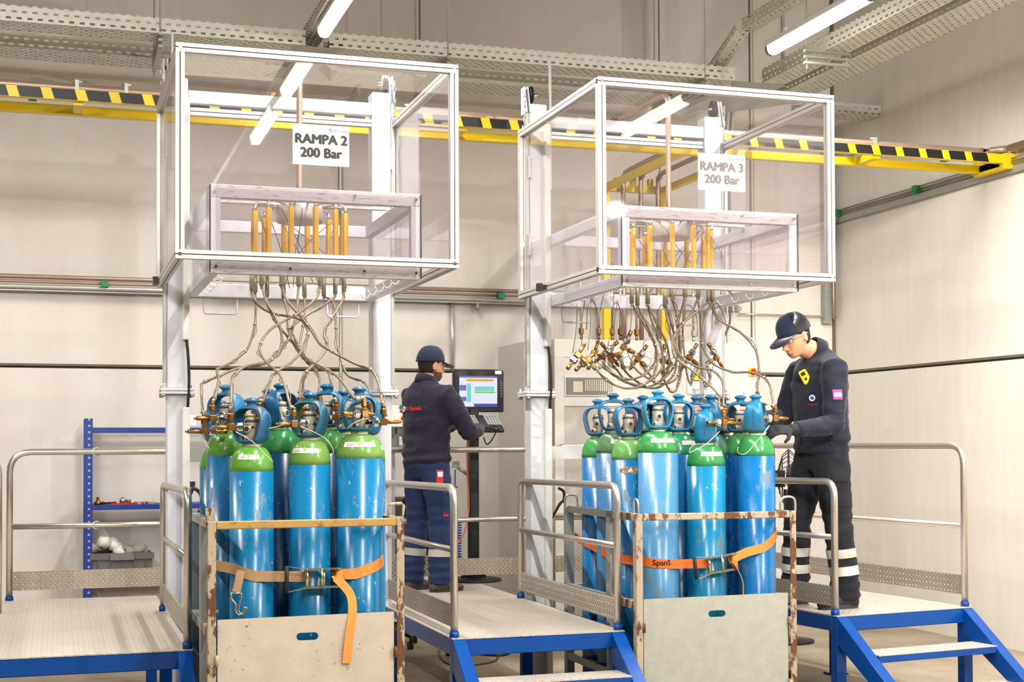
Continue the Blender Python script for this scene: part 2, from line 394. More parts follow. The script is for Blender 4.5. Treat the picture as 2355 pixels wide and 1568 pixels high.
def tag(o, label, cat, group=None, kind=None):
    if label: o['label'] = label
    if cat: o['category'] = cat
    if group: o['group'] = group
    if kind: o['kind'] = kind
    return o
def thing(name, label, cat, loc=(0, 0, 0), group=None):
    o = bpy.data.objects.new(name, None); COL.objects.link(o); o.empty_display_size = .1
    reg(o, None, loc); return tag(o, label, cat, group)
def copy_tree(o, parent=None):
    c = o.copy(); COL.objects.link(c); c.parent = parent
    if parent is not None: c.matrix_parent_inverse = o.matrix_parent_inverse.copy()
    for ch in list(o.children): copy_tree(ch, c)
    return c
def struct(mb, name, mat, **k):
    o = mb.build(name, mat, **k); o['kind'] = 'structure'; return o
def text(s_, size, name, mat, parent, loc, xdir=(1, 0, 0), ydir=(0, 0, 1), align='CENTER', bold=0, ext=.0006, label=None, bvh=None, space=1):
    cu = bpy.data.curves.new(name, 'FONT'); cu.body = s_; cu.size = size; cu.align_x = align; cu.align_y = 'CENTER'
    cu.extrude = ext; cu.offset = 0; cu.resolution_u = 3; cu.space_character = space
    to = bpy.data.objects.new('tmp', cu); COL.objects.link(to)
    dg = bpy.context.evaluated_depsgraph_get(); me = bpy.data.meshes.new_from_object(to.evaluated_get(dg))
    bpy.data.objects.remove(to)
    if bold:
        bm = bmesh.new()
        for dx, dy in ((0, 0), (bold, 0), (-bold, 0), (0, bold*.7), (0, -bold*.7)):
            k = len(bm.verts); bm.from_mesh(me); bm.verts.ensure_lookup_table()
            for v in bm.verts[k:]: v.co.x += dx; v.co.y += dy; v.co.z += .0001*(dx+dy)/bold
        bm.to_mesh(me); bm.free()
    xd, yd = Vector(xdir).normalized(), Vector(ydir).normalized(); zd = xd.cross(yd)
    o_ = org[parent.name]; loc = Vector(loc)
    for v in me.vertices:
        p = loc+xd*v.co.x+yd*v.co.y+zd*v.co.z
        if bvh is not None:
            h = bvh.ray_cast(p+zd*.4, -zd)
            if h[0] is not None: p = h[0]+zd*(.003+v.co.z)
        v.co = p-o_
    me.materials.append(M[mat]); o = bpy.data.objects.new(name, me); COL.objects.link(o); reg(o, parent, o_)
    if label: o['label'] = label
    return o

t = NT('slotted_upright'); c = t.n('ShaderNodeTexCoord'); sp = t.n('ShaderNodeSeparateXYZ'); t.l(c.outputs['Object'], sp.inputs[0])
zz = t.math('SUBTRACT', t.math('FRACT', t.math('DIVIDE', sp.outputs['Z'], .05)), .5)
k_ = t.math('MULTIPLY', t.math('LESS_THAN', t.math('ABSOLUTE', zz), .16), t.math('LESS_THAN', t.math('ABSOLUTE', t.math('SUBTRACT', sp.outputs['X'], .035)), .008))
t.set(t.mix(k_, lin(30, 60, 140), lin(170, 170, 175)), .4); M['slotted'] = t.m
# ================================================================== the setting
XR, YB, ZC = 7.13, 12.03, 7.0
struct(MB().box(-8.2, XR+.2, -9.2, YB+.2, -.2, 0), 'floor', 'floor')
struct(MB().box(-8.2, XR+.2, -9.2, YB+.2, ZC, ZC+.2), 'ceiling', 'ceiling')
struct(MB().box(-8.2, -8, -9, YB, 0, ZC), 'wall_left', 'far_wall')
struct(MB().box(-8, XR, -9.2, -9, 0, ZC), 'wall_front', 'far_wall')
# back wall: precast panels with a horizontal joint at 2.26 m and vertical joints above
zj = 2.262
wb = MB(); wb.box(-8, XR+.2, YB, YB+.2, 0, zj-.014).box(-8, XR+.2, YB, YB+.2, zj+.02, ZC)
wb.box(-8, XR+.2, YB+.03, YB+.2, zj-.02, zj+.03)
struct(wb, 'wall_back', 'wall')
j = MB(); j.box(-8, XR, YB-.003, YB+.03, zj+.004, zj+.022)
struct(j, 'trim_1', 'joint')
j = MB(); j.box(-8, XR, YB+.002, YB+.03, zj-.014, zj+.004)
struct(j, 'trim_2', 'joint_dark')
j = MB()
for px, py in ((965, 20), (1515, 60)):
    x = U(px, py, y=YB).x; j.box(x-.006, x+.006, YB-.003, YB+.01, 4.0, ZC)
x = U(1723, 60, y=YB).x; j.box(x-.009, x+.009, YB-.003, YB+.01, zj, ZC)
struct(j, 'trim_3', 'joint')
# thicker right wing of the back wall
struct(MB().box(U(1732, 60, y=YB-.02).x, XR+.2, YB-.02, YB+.1, zj+.03, ZC), 'wall_back_pier', 'wall_r')
wr = MB(); wr.box(XR, XR+.2, -9, YB+.2, 0, zj+.004).box(XR, XR+.2, -9, YB+.2, zj+.04, ZC).box(XR+.03, XR+.2, -9, YB+.2, zj, zj+.05)
struct(wr, 'wall_right', 'wall_r')
struct(MB().box(XR-.003, XR+.03, -9, YB, zj+.022, zj+.042), 'trim_4', 'joint')
struct(MB().box(XR+.002, XR+.03, -9, YB, zj+.004, zj+.022), 'trim_5', 'joint_dark')
struct(MB().box(XR-.025, XR-.001, YB-.045, YB-.02, 2.3, ZC), 'trim_6', 'joint')
# ================================================================== luminaires
def luminaire(x, y0, y1, z, label):
    t = thing('strip_light', label, 'light', (x, (y0+y1)/2, z), 'linear strip lights under the trays')
    h = MB(); h.box(x-.05, x+.05, y0, y1, z+.03, z+.07); h.box(x-.012, x+.012, y0+.2, y0+.24, z+.07, z+.12).box(x-.012, x+.012, y1-.24, y1-.2, z+.07, z+.12)
    h.build('housing', 'duct_white', t, bevel=.004)
    d = MB(); ring = [(-.048, .03), (-.044, -.005), (-.028, -.03), (0, -.038), (.028, -.03), (.044, -.005), (.048, .03)]
    d.prism([(x+a, y0+.03, z+b) for a, b in ring], (0, y1-y0-.06, 0)); d.build('diffuser', 'lamp', t)
    e = MB()
    for ya, yb in ((y0, y0+.03), (y1-.03, y1)): e.prism([(x+a*1.04, ya, z+b*1.04) for a, b in ring], (0, yb-ya, 0))
    e.build('end_cap', 'grey_plastic', t)
    L = area('strip_lamp', (x, (y0+y1)/2, z-.045), (x, (y0+y1)/2, 0), .07, y1-y0-.1, LUMP, (1, .975, .93), 165)
    L.rotation_euler = (0, 0, 0)
    return t
LUMP = 82
names = ['nearest the back wall', 'second from the back wall', 'third from the back wall', 'fourth from the back wall', 'fifth from the back wall']
for row, x, y1 in (('right-hand row above the walkway', 5.17, 9.6), ('left-hand row above the first hood', 1.84, 10.15)):
    for k in range(5):
        luminaire(x, y1-1.42-k*1.95, y1-k*1.95, 4.6, 'white strip light in the %s, %s' % (row, names[k]))
for k in range(3):
    luminaire(-2.2, 8.6-k*2.6, 10.0-k*2.6, 4.6, 'white strip light of the row beyond the left edge, %s' % names[k])
# ================================================================== cable trays
def tray(p0, p1, wid, h, label, name='cable_tray', hangers=(), tilt=0):
    """U-shaped perforated tray from p0 to p1 (centre line of its base)"""
    p0, p1 = Vector(p0), Vector(p1); L = (p1-p0).length
    t = thing(name, label, 'cable tray', p0)
    d = (p1-p0).normalized(); ang = math.atan2(d.y, d.x); pit = math.asin(d.z)
    b = MB().box(0, L, -wid/2, wid/2, 0, .002); o1 = b.build('base', 'tray_base', None)
    sd = []
    for s_ in (-1, 1):
        q = MB().box(0, L, s_*wid/2-.001, s_*wid/2+.001, .002, h).box(0, L, s_*wid/2-.006, s_*wid/2+.006, h, h+.003)
        sd.append(q.build('side', 'tray_side', None))
    for o in [o1]+sd:
        o.parent = t; o.location = (0, 0, 0)
    t.rotation_euler = (0, -pit, ang)
    return t
ZT = 4.58
tray((-7.97, 10.52, ZT), (U(703, 70, y=10.4).x, 10.52, ZT), .24, .11, 'perforated steel cable tray at top left, upper one of the two parallel runs')
tray((U(757, 78, y=10.4).x, 10.52, ZT), (U(1690, 158, y=10.4).x, 10.52, ZT), .24, .11, 'perforated steel cable tray crossing the top centre, upper one of the pair')
tray((-7.97, 11.25, ZT), (U(668, 100, y=11.1).x, 11.25, ZT), .34, .1, 'perforated steel cable tray at top left, lower one nearer the wall')
tray((U(775, 110, y=11.1).x, 11.25, ZT), (U(1622, 172, y=11.1).x, 11.25, ZT), .34, .1, 'perforated steel cable tray at top centre, lower one nearer the wall')
tray((U(1835, 205, y=11.25).x, 11.27, ZT), (XR-.002, 11.27, ZT), .2, .1, 'short dark cable tray running into the hole in the right wall')
tray((5.62, 10.4, ZT), (5.62, -3, ZT), .2, .11, 'perforated cable tray running towards the viewer, left one of the lit pair at top right')
tray((5.98, 10.9, ZT), (5.98, -3, ZT), .3, .11, 'perforated cable tray running towards the viewer, right one of the lit pair at top right')
tray((5.17, 9.95, 4.86), (5.17, -3, 4.86), .12, .08, 'narrow raised cable tray above the right strip light')
tray((5.2, 10.7, 4.66), (5.17, 10.05, 4.88), .12, .05, 'sloping tray link rising to the narrow raised tray')
tray((1.84, 11.0, 4.68), (1.84, -3, 4.68), .14, .07, 'narrow cable tray above the left strip light row')
# crossing fitting and junctions
def fitting(label, poly, z0, z1):
    t = thing('tray_fitting', label, 'tray fitting', (poly[0][0], poly[0][1], z0))
    MB().prism([(x, y, z0) for x, y in poly], (0, 0, .003)).build('plate', 'galv', t)
    q = MB()
    for i in range(len(poly)):
        a, b = poly[i], poly[(i+1) % len(poly)]
        if i % 2 == 0: q.bar((a[0], a[1], (z0+z1)/2), (b[0], b[1], (z0+z1)/2), .003, z1-z0)
    q.build('flange', 'galv', t)
fitting('galvanised cross junction of trays beside the left strip light', [(1.58, 11.38), (1.72, 11.05), (1.72, 10.62), (1.62, 10.42), (2.05, 10.42), (1.96, 10.62), (1.96, 11.05), (2.12, 11.38)], ZT-.004, ZT+.1)
fitting('galvanised tee junction of trays above the second hood', [(5.0, 11.4), (5.2, 11.1), (5.35, 10.62), (5.25, 10.4), (5.75, 10.4), (5.72, 10.5), (5.83, 10.85), (6.15, 10.9), (5.9, 11.2), (5.7, 11.4)], ZT-.004, ZT+.1)
# tray brackets with threaded rods
def bracket(x, y0, y1, z, label, along='y'):
    t = thing('tray_bracket', label, 'bracket', (x, y0, z))
    b = MB()
    for dz in (0, -.045, -.09):
        if along == 'y': b.bar((x, y0, z+dz), (x, y1, z+dz), .03, .018)
        else: b.bar((x, y0, z+dz), (y1, y0, z+dz), .03, .018)
    b.build('channel', 'galv', t)
    r = MB()
    for q in ((y0+.03), (y1-.03)):
        if along == 'y': r.cyl((x, q, z-.14), (x, q, ZC), .006, 6)
        else: pass
    if along != 'y':
        r.cyl((x+.02, y0, z-.14), (x+.02, y0, ZC), .006, 6).cyl((y1-.02, y0, z-.14), (y1-.02, y0, z+.03), .006, 6)
    r.build('threaded_rod', 'galv', t)
bracket(U(358, 40, y=10.9).x, 10.37, 11.1, ZT-.01, 'galvanised tray hanger at top left above the first hood')
bracket(U(992, 115, y=10.9).x, 10.37, 11.45, ZT-.01, 'galvanised tray hanger between the two hoods')
bracket(U(1562, 170, y=10.9).x, 10.37, 11.45, ZT-.01, 'galvanised tray hanger above the second hood')
bracket(U(1850, 122, z=4.55).x, U(1850, 122, z=4.55).y, U(1962, 142, z=4.5).x, ZT-.01, 'lit galvanised tray hanger at top right under the twin trays', 'x')
# vertical cable bundle dropping from the tee to the electrical cabinet
t = thing('cable_bundle', 'bundle of grey, white and green cables dropping from the trays', 'cables', (5.72, 11.45, 2.6))
for k, (dx, mt) in enumerate(((-.07, 'duct_white'), (-.035, 'green_clip'), (-.015, 'grey_plastic'), (.01, 'duct_white'), (.03, 'grey_plastic'), (.055, 'duct_white'))):
    r = .006+.004*(k % 3 == 1); b = MB()
    b.tube(cr([(5.74+dx, 11.4, 4.75), (5.74+dx, 11.5, 4.3), (5.74+dx, 11.5, 3.0), (5.72+dx*1.2, 11.48, 2.85), (5.6+dx*2, 11.3, 2.68), (5.5+dx*2, 11.2, 2.56)], 5), r, 6); b.build('cable', mt, t)
b = MB()
for z in (4.35, 4.0, 3.6, 3.2, 2.9): b.box(5.65, 5.83, 11.485, 11.5, z-.006, z+.006)
b.build('tie_rung', 'galv', t)
tag(MB().tube(cr([(U(600, 200, y=YB-.05).x-.1, YB-.04, 6.9), (U(1800, 0, y=YB-.05).x, YB-.05, 6.9), (U(1800, 0, y=YB-.05).x, YB-.05, 4.9)][1:], 3), .014, 8).build('conduit', 'galv', origin=(U(1800, 0, y=YB-.05).x, YB-.05, 4.9)), 'thin grey conduit on the upper wall above the right corner tray', 'conduit')
# ================================================================== striped pipe frame
yf, yr, zf = 9.32, 9.62, 3.8
t = thing('pipe_support_frame', 'yellow steel pipe rack with black and yellow striped bumper, spanning the whole room', 'pipe rack', (2, 9.4, 3.8))
f = MB(); f.bar((-7.98, yr, zf), (7.05, yr, zf-.0), .06, .06); f.build('rear_beam', 'yellow', t)
f = MB(); f.bar((-7.98, yf, zf+.03), (7.05, yf, zf+.03), .05, .07); f.build('front_beam', 'yellow', t)
tp = MB()
x = -7.6
while x < 6.9:
    tp.prism([(x, yf-.0285, zf-.003), (x+.14, yf-.0285, zf-.003), (x+.12, yf-.0285, zf+.063), (x-.02, yf-.0285, zf+.063)], (0, .003, 0)); x += .205
tp.build('black_stripes', 'black', t, label='black stripes of the bumper beam')
for x in (U(180, 215, y=9.4).x, 2.66, U(1990, 370, y=9.5).x, 7.05): MB().bar((x, yf+.02, zf), (x, yr, zf), .06, .05).build('cross_bar', 'yellow', t)
MB().box(7.02, 7.13, yf-.05, yr+.05, zf-.05, zf+.07).build('wall_bracket', 'yellow', t)
yy = (4.45, 4.98)
for x in yy: MB().bar((x, yr, zf), (x, 11.25, zf), .055, .05).build('side_beam', 'yellow', t)
MB().bar((4.4, 11.2, zf), (5.03, 11.2, zf), .05, .06).build('cross_bar', 'yellow', t)
MB().bar((4.4, 11.2, 3.6), (4.98, 11.2, 3.6), .05, .06).build('cross_bar', 'yellow', t)
for x in yy: MB().box(x-.03, x+.03, 11.17, 11.23, 2.5, zf).build('post', 'yellow', t)
for x in (4.55, 4.7, 4.86): MB().box(x-.02, x+.02, 11.17, 11.22, zf+.03, zf+.09).build('saddle', 'yellow', t)
def pipe(pts, r, label, mat='copper', name='pipe', n=10, smooth=4):
    o = MB().tube(cr(pts, smooth) if smooth else pts, r, n).build(name, mat, origin=pts[0]); return tag(o, label, 'pipe')
pipe([(-7.97, 9.42, zf+.1), (6.6, 9.42, zf+.1), (6.9, 9.4, zf+.1), (7.05, 9.28, zf+.105)], .028, 'thick brown gas pipe lying on the striped pipe rack', smooth=3)
pipe([(7.05, 9.25, zf+.105), (7.05, -2, zf+.11)], .028, 'thick brown gas pipe running along the right wall', smooth=0)
pipe([(-7.97, 9.5, zf+.07), (7.0, 9.5, zf+.07)], .009, 'thin steel tube beside the thick pipe on the striped rack', 'steel_tube', smooth=0)
pipe([(-7.97, 9.56, zf+.06), (2.4, 9.56, zf+.06), (6.9, 9.56, zf+.06)], .007, 'thinnest tube at the rear of the striped pipe rack', 'steel_tube', smooth=0)
for k, x in enumerate((4.58, 4.74, 4.9)):
    pipe([(x, 9.5, zf+.12), (x, 10.9, zf+.12), (x, 11.08, zf+.09), (x, 11.12, zf-.05), (x, 11.12, 2.5)], .021, 'brown riser pipe behind the second hood, %s of three' % ('left', 'middle', 'right')[k], smooth=4)
# nipples and green clips on the rack
for k, (px, py) in enumerate(((75, 217), (1952, 352), (2166, 368), (1487, 316), (1727, 330))):
    p = U(px, py, y=9.58); tag(MB().cbox((p.x, 9.54, zf+.055), .05, .06, .04).build('pipe_clip', 'green_clip', origin=(p.x, 9.54, zf+.055)), 'green pipe clip on the striped rack, %s' % ('far left', 'right of the second hood', 'near the right end', 'behind the second hood pane', 'beside the second sign')[k], 'clip')
for k, x in enumerate((U(177, 196, y=9.42).x, U(290, 208, y=9.42).x, 2.3, U(1735, 265, y=9.42).x, U(2010, 330, y=9.42).x)):
    b = MB().box(x-.012, x+.012, 9.39, 9.45, zf+.06, zf+.15).cyl((x-.03, 9.42, zf+.145), (x+.03, 9.42, zf+.145), .008, 8)
    tag(b.build('pipe_clamp', 'galv', origin=(x, 9.42, zf+.1)), 'small steel clamp on the thick pipe, number from the left: %s' % ('first', 'second', 'third', 'fourth', 'fifth')[k], 'clamp')
# pipes on a rail along the back wall at 2.95 m
t = thing('wall_pipe_rail', 'mounting rail with grey pipes along the back wall behind the hoods', 'pipe rail', (-1, 11.9, 2.9))
MB().box(-8, 6.1, 11.93, YB, 2.86, 2.9).build('rail', 'galv', t)
for z, r, m in ((2.97, .018, 'copper'), (2.93, .012, 'copper'), (2.89, .016, 'alu')): MB().cyl((-7.98, 11.9, z), (6.05, 11.9, z), r, 8).build('pipe', m, t)
for px in (241, 1152): 
    x = U(px, 643, y=11.88).x; MB().box(x-.03, x+.03, 11.85, 11.93, 2.9, 2.95).build('clip', 'green_clip', t)
# right wall rail
t = thing('side_wall_pipe_rail', 'mounting rail with thin tubes along the right wall', 'pipe rail', (7.05, 10.5, 3.78))
MB().box(XR-.04, XR, -2, YB-.05, 3.72, 3.77).build('rail', 'galv', t)
for k, z in enumerate((3.79, 3.81, 3.83)): MB().cyl((XR-.05, -2, z), (XR-.05, YB-.05, z), .007, 6).build('tube', 'steel_tube', t)
for y in (11.85, 10.55, 9.45): MB().box(XR-.08, XR-.03, y-.03, y+.03, 3.77, 3.84).build('clip', 'green_clip', t)
pipe([(7.08, 11.85, 3.8), (7.06, 11.9, 3.6), (7.06, 11.9, 2.8)], .012, 'short vertical tube in the right corner of the room', 'copper')
pipe([(U(1700, 690, y=11.95).x, 11.95, 2.83), (U(1905, 697, y=11.95).x, 11.95, 2.83), (7.06, 11.92, 2.86), (7.06, 11.92, 3.1)], .008, 'thin tube running along the back wall to the right corner', 'steel_tube')
t = thing('wall_duct', 'narrow metal duct hanging down the right corner of the room', 'duct', (7.0, 11.9, 2.7))
MB().box(6.98, 7.06, 11.93, 12.0, 2.76, 4.5).build('channel', 'galv', t)
# conduits on the back wall
pipe([(U(1040, 690, y=12).x, 12.0, 2.86), (U(1040, 852, y=12).x, 12.0, 2.29)], .02, 'thin vertical conduit on the back wall above the monitor', 'alu', 'conduit', smooth=0)
pipe([(U(1125, 683, y=11.95).x, 11.95, 2.88), (U(1100, 684, y=11.95).x, 11.95, 2.87), (U(1098, 700, y=11.95).x, 11.95, 2.8)], .018, 'short bent pipe stub under the wall rail between the hoods')
t = MB().tube(cr([(U(783, 240, y=11.9).x, 11.9, 3.6), (U(783, 205, y=11.9).x, 11.9, 4.3), (U(790, 185, y=11.9).x, 11.8, 4.42), (U(825, 150, y=11.5).x, 11.5, 4.6)], 4), .022, 8).tube([(U(783, 240, y=11.9).x, 11.9, 3.6), (U(783, 240, y=11.9).x, 11.9, .1)], .014, 8)
tag(t.build('conduit', 'galv', origin=(2.6, 11.9, .1)), 'grey conduit rising up the wall behind the first hood into the tray', 'conduit')
# ================================================================== work platforms
def tubes(mb, pts, r=.021, fillet=.09, n=12):
    """bent rail through corner points with rounded corners"""
    P = [Vector(p) for p in pts]; out = [P[0]]
    for i in range(1, len(P)-1):
        a, b, c = P[i-1], P[i], P[i+1]; u = (a-b).normalized(); v = (c-b).normalized()
        f = min(fillet, (a-b).length*.45, (c-b).length*.45)
        for k in range(7):
            t = k/6; p0 = b+u*f; p2 = b+v*f
            out.append(p0*(1-t)**2+b*2*t*(1-t)+p2*t*t)
    out.append(P[-1]); mb.tube(out, r, n); return mb
def platform(name, label, W, y1, loc, rot=0, deck_y1=None, left=-1, steps=True, short=(0, 1), far=None, xl=0.0):
    """local frame: x across, y away from the steps; deck top at .6 m"""
    t = thing(name, label, 'work platform', (0, 0, 0)); Z = .6; D = deck_y1 or y1
    MB().box(xl, W, 0, D, Z-.006, Z).build('deck_plate', 'deck', t)
    f = MB(); h = .088
    for q in ((xl+.0, 0.001, W, .05), (xl, D-.05, W, D-.001), (xl, D/2-.03, W, D/2+.03)): f.box(q[0], q[2], q[1], q[3], Z-.006-h, Z-.0065)
    for x in (xl, W-.05): f.box(x, x+.05, .05, D-.05, Z-.006-h, Z-.0065)
    f.build('deck_frame', 'blue_paint', t, bevel=.004)
    for x in (xl, W-.07):
        for y in (.0, D/2-.03, D-.07): MB().box(x, x+.07, y+.002, y+.062, .012, Z-.09).box(x-.03, x+.1, y-.03, y+.09, 0, .012).build('leg', 'blue_paint', t, bevel=.003)
    if steps:
        for x in (xl, W-.075):
            s = MB(); s.prism([(x, .0, Z-.006), (x, -.78, -.0), (x, -.66, -.0), (x, .0, Z-.17)], (.075, 0, 0)); s.build('stringer', 'blue_paint', t, bevel=.004)
        for k in (1, 2):
            z = Z-.2*k; y = -.24*k+.02
            MB().box(xl+.076, W-.076, y-.06, y+.15, z-.006, z).build('tread', 'deck', t)
            MB().box(xl+.076, W-.076, y-.06, y-.02, z-.045, z-.0065).box(xl+.076, W-.076, y+.11, y+.15, z-.045, z-.0065).build('tread_frame', 'blue_paint', t, bevel=.003)
    # short rails at the sides of the steps end
    for sx in short:
        x = (xl+.022) if sx == 0 else W-.022; g = MB()
        tubes(g, [(x, .045, Z), (x, .045, Z+.79), (x, 1.75, Z+.775), (x, 1.75, Z)], .021)
        g.cyl((x, .045, Z+.46), (x, 1.75, Z+.45), .017, 12); g.build('side_rail', 'steel_tube', t)
        for yy in (.045, 1.75): MB().cyl((x, yy, Z), (x, yy, Z+.03), .026, 12).build('rail_foot', 'blue_paint', t)
        MB().box(x-.004, x+.004, .07, 1.73, Z+.05, Z+.17).build('kick_plate', 'kick_y', t)
    return t
# middle platform (technician at the monitor)
pm_ = platform('work_platform', 'blue-framed middle platform where the worker stands at the monitor', .975, 2.78, (0, 0, 0), deck_y1=3.2)
pm_.location = (1.985, 7.2, 0)
g = MB(); tubes(g, [(2.02, 9.95, .6), (2.02, 9.95, 1.58), (3.97, 9.95, 1.58), (3.97, 9.95, .6)], .021); g.cyl((2.02, 9.95, 1.07), (3.97, 9.95, 1.07), .018, 12)
t = thing('guard_rail', 'stainless guard rail behind the worker at the monitor, running past the white cabinet', 'railing', (2.02, 9.95, .6))
g.build('rail', 'steel_tube', t); MB().box(2.0, 3.97, 9.925, 9.93, .67, .79).build('kick_plate', 'kick_x', t)
# right platform
pr_ = platform('work_platform', 'blue-framed right-hand platform with the cap-wearing worker on it', 1.045, 2.6, (0, 0, 0), short=(0,))
pr_.location = (4.385, 7.385, 0); pr_.rotation_euler = (0, 0, math.radians(7.5))
Rr = Matrix.Translation((4.385, 7.385, 0)) @ Matrix.Rotation(math.radians(7.5), 4, 'Z')
t = thing('guard_rail', 'stainless guard rail along the far right side of the right platform', 'railing', Rr @ Vector((1.02, .04, .6)))
g = MB(); g.X = Rr; a = math.radians(4)
tubes(g, [(1.02, .04, .6), (1.02, .04, 1.6), (1.02+.12, 2.55, 1.6), (-.55, 2.62, 1.6), (-.55, 2.62, .62)], .021, .12)
g.tube([(1.02, .04, 1.1), (1.02+.12, 2.55, 1.09), (-.55, 2.62, 1.09)], .018, 12); g.build('rail', 'steel_tube', t)
k = MB(); k.X = Rr; k.bar((1.035, .08, .73), (1.14, 2.5, .73), .006, .12).build('kick_plate', 'kick_y', t)
k = MB(); k.X = Rr; k.bar((1.1, 2.59, .73), (-.55, 2.65, .73), .006, .12).build('kick_plate', 'kick_x', t)
k = MB(); k.X = Rr; k.cyl((1.02, .04, .6), (1.02, .04, .63), .026, 12).build('rail_foot', 'blue_paint', t)
# left platform
pl_ = platform('work_platform', 'blue-framed left platform standing empty', 1.75, 2.7, (0, 0, 0), short=(1,), xl=-.0)
pl_.location = (.655-1.75, 7.25, 0)
t = thing('guard_rail', 'stainless guard rail at the back of the empty left platform', 'railing', (-.29, 9.95, .6))
g = MB(); tubes(g, [(-.29, 9.95, .6), (-.29, 9.95, 1.58), (1.12, 9.95, 1.58), (1.12, 9.95, .6)], .021, .14); g.cyl((-.29, 9.95, 1.085), (1.12, 9.95, 1.085), .019, 12); g.build('rail', 'steel_tube', t)
MB().box(-.27, 1.1, 9.925, 9.932, .665, .79).build('kick_plate', 'kick_x', t)
for x in (-.29, 1.12): MB().cyl((x, 9.95, .6), (x, 9.95, .625), .026, 12).build('rail_foot', 'blue_paint', t)
k = MB()
for z in (1.58, 1.085): k.tube([(.262+.026*math.cos(a_), 9.95+.03*math.cos(a_), z+.026*math.sin(a_)) for a_ in [i*PI/6 for i in range(12)]], .0035, 5, closed=True)
k.build('cable_tie', 'duct_white', t)
g = MB(); tubes(g, [(-.332, 9.2, .6), (-.332, 9.2, 1.58), (-1.05, 9.2, 1.58), (-1.05, 9.2, .6)], .021, .14); g.cyl((-.332, 9.2, 1.09), (-1.05, 9.2, 1.09), .018, 12)
tag(g.build('guard_rail', 'steel_tube', origin=(-.332, 9.2, .6)), 'stainless rail cut by the left picture edge', 'railing')
for px, py, n_ in ((450, 1040, 'left'), ):
    pass
# galvanised brace plate tying the left rail to the column
tag(MB().bar((.77, 9.9, 1.555), (1.1, 9.9, 1.555), .01, .1).build('tie_plate', 'galv', origin=(.9, 9.9, 1.55)), 'galvanised tie plate between left column and rail post', 'plate')
tag(MB().bar((3.15, 9.35, 1.56), (4.25, 9.35, 1.56), .02, .09).build('tie_plate', 'duct_white', origin=(3.6, 9.35, 1.55)), 'white flat cross bar behind the right group of cylinders', 'plate')

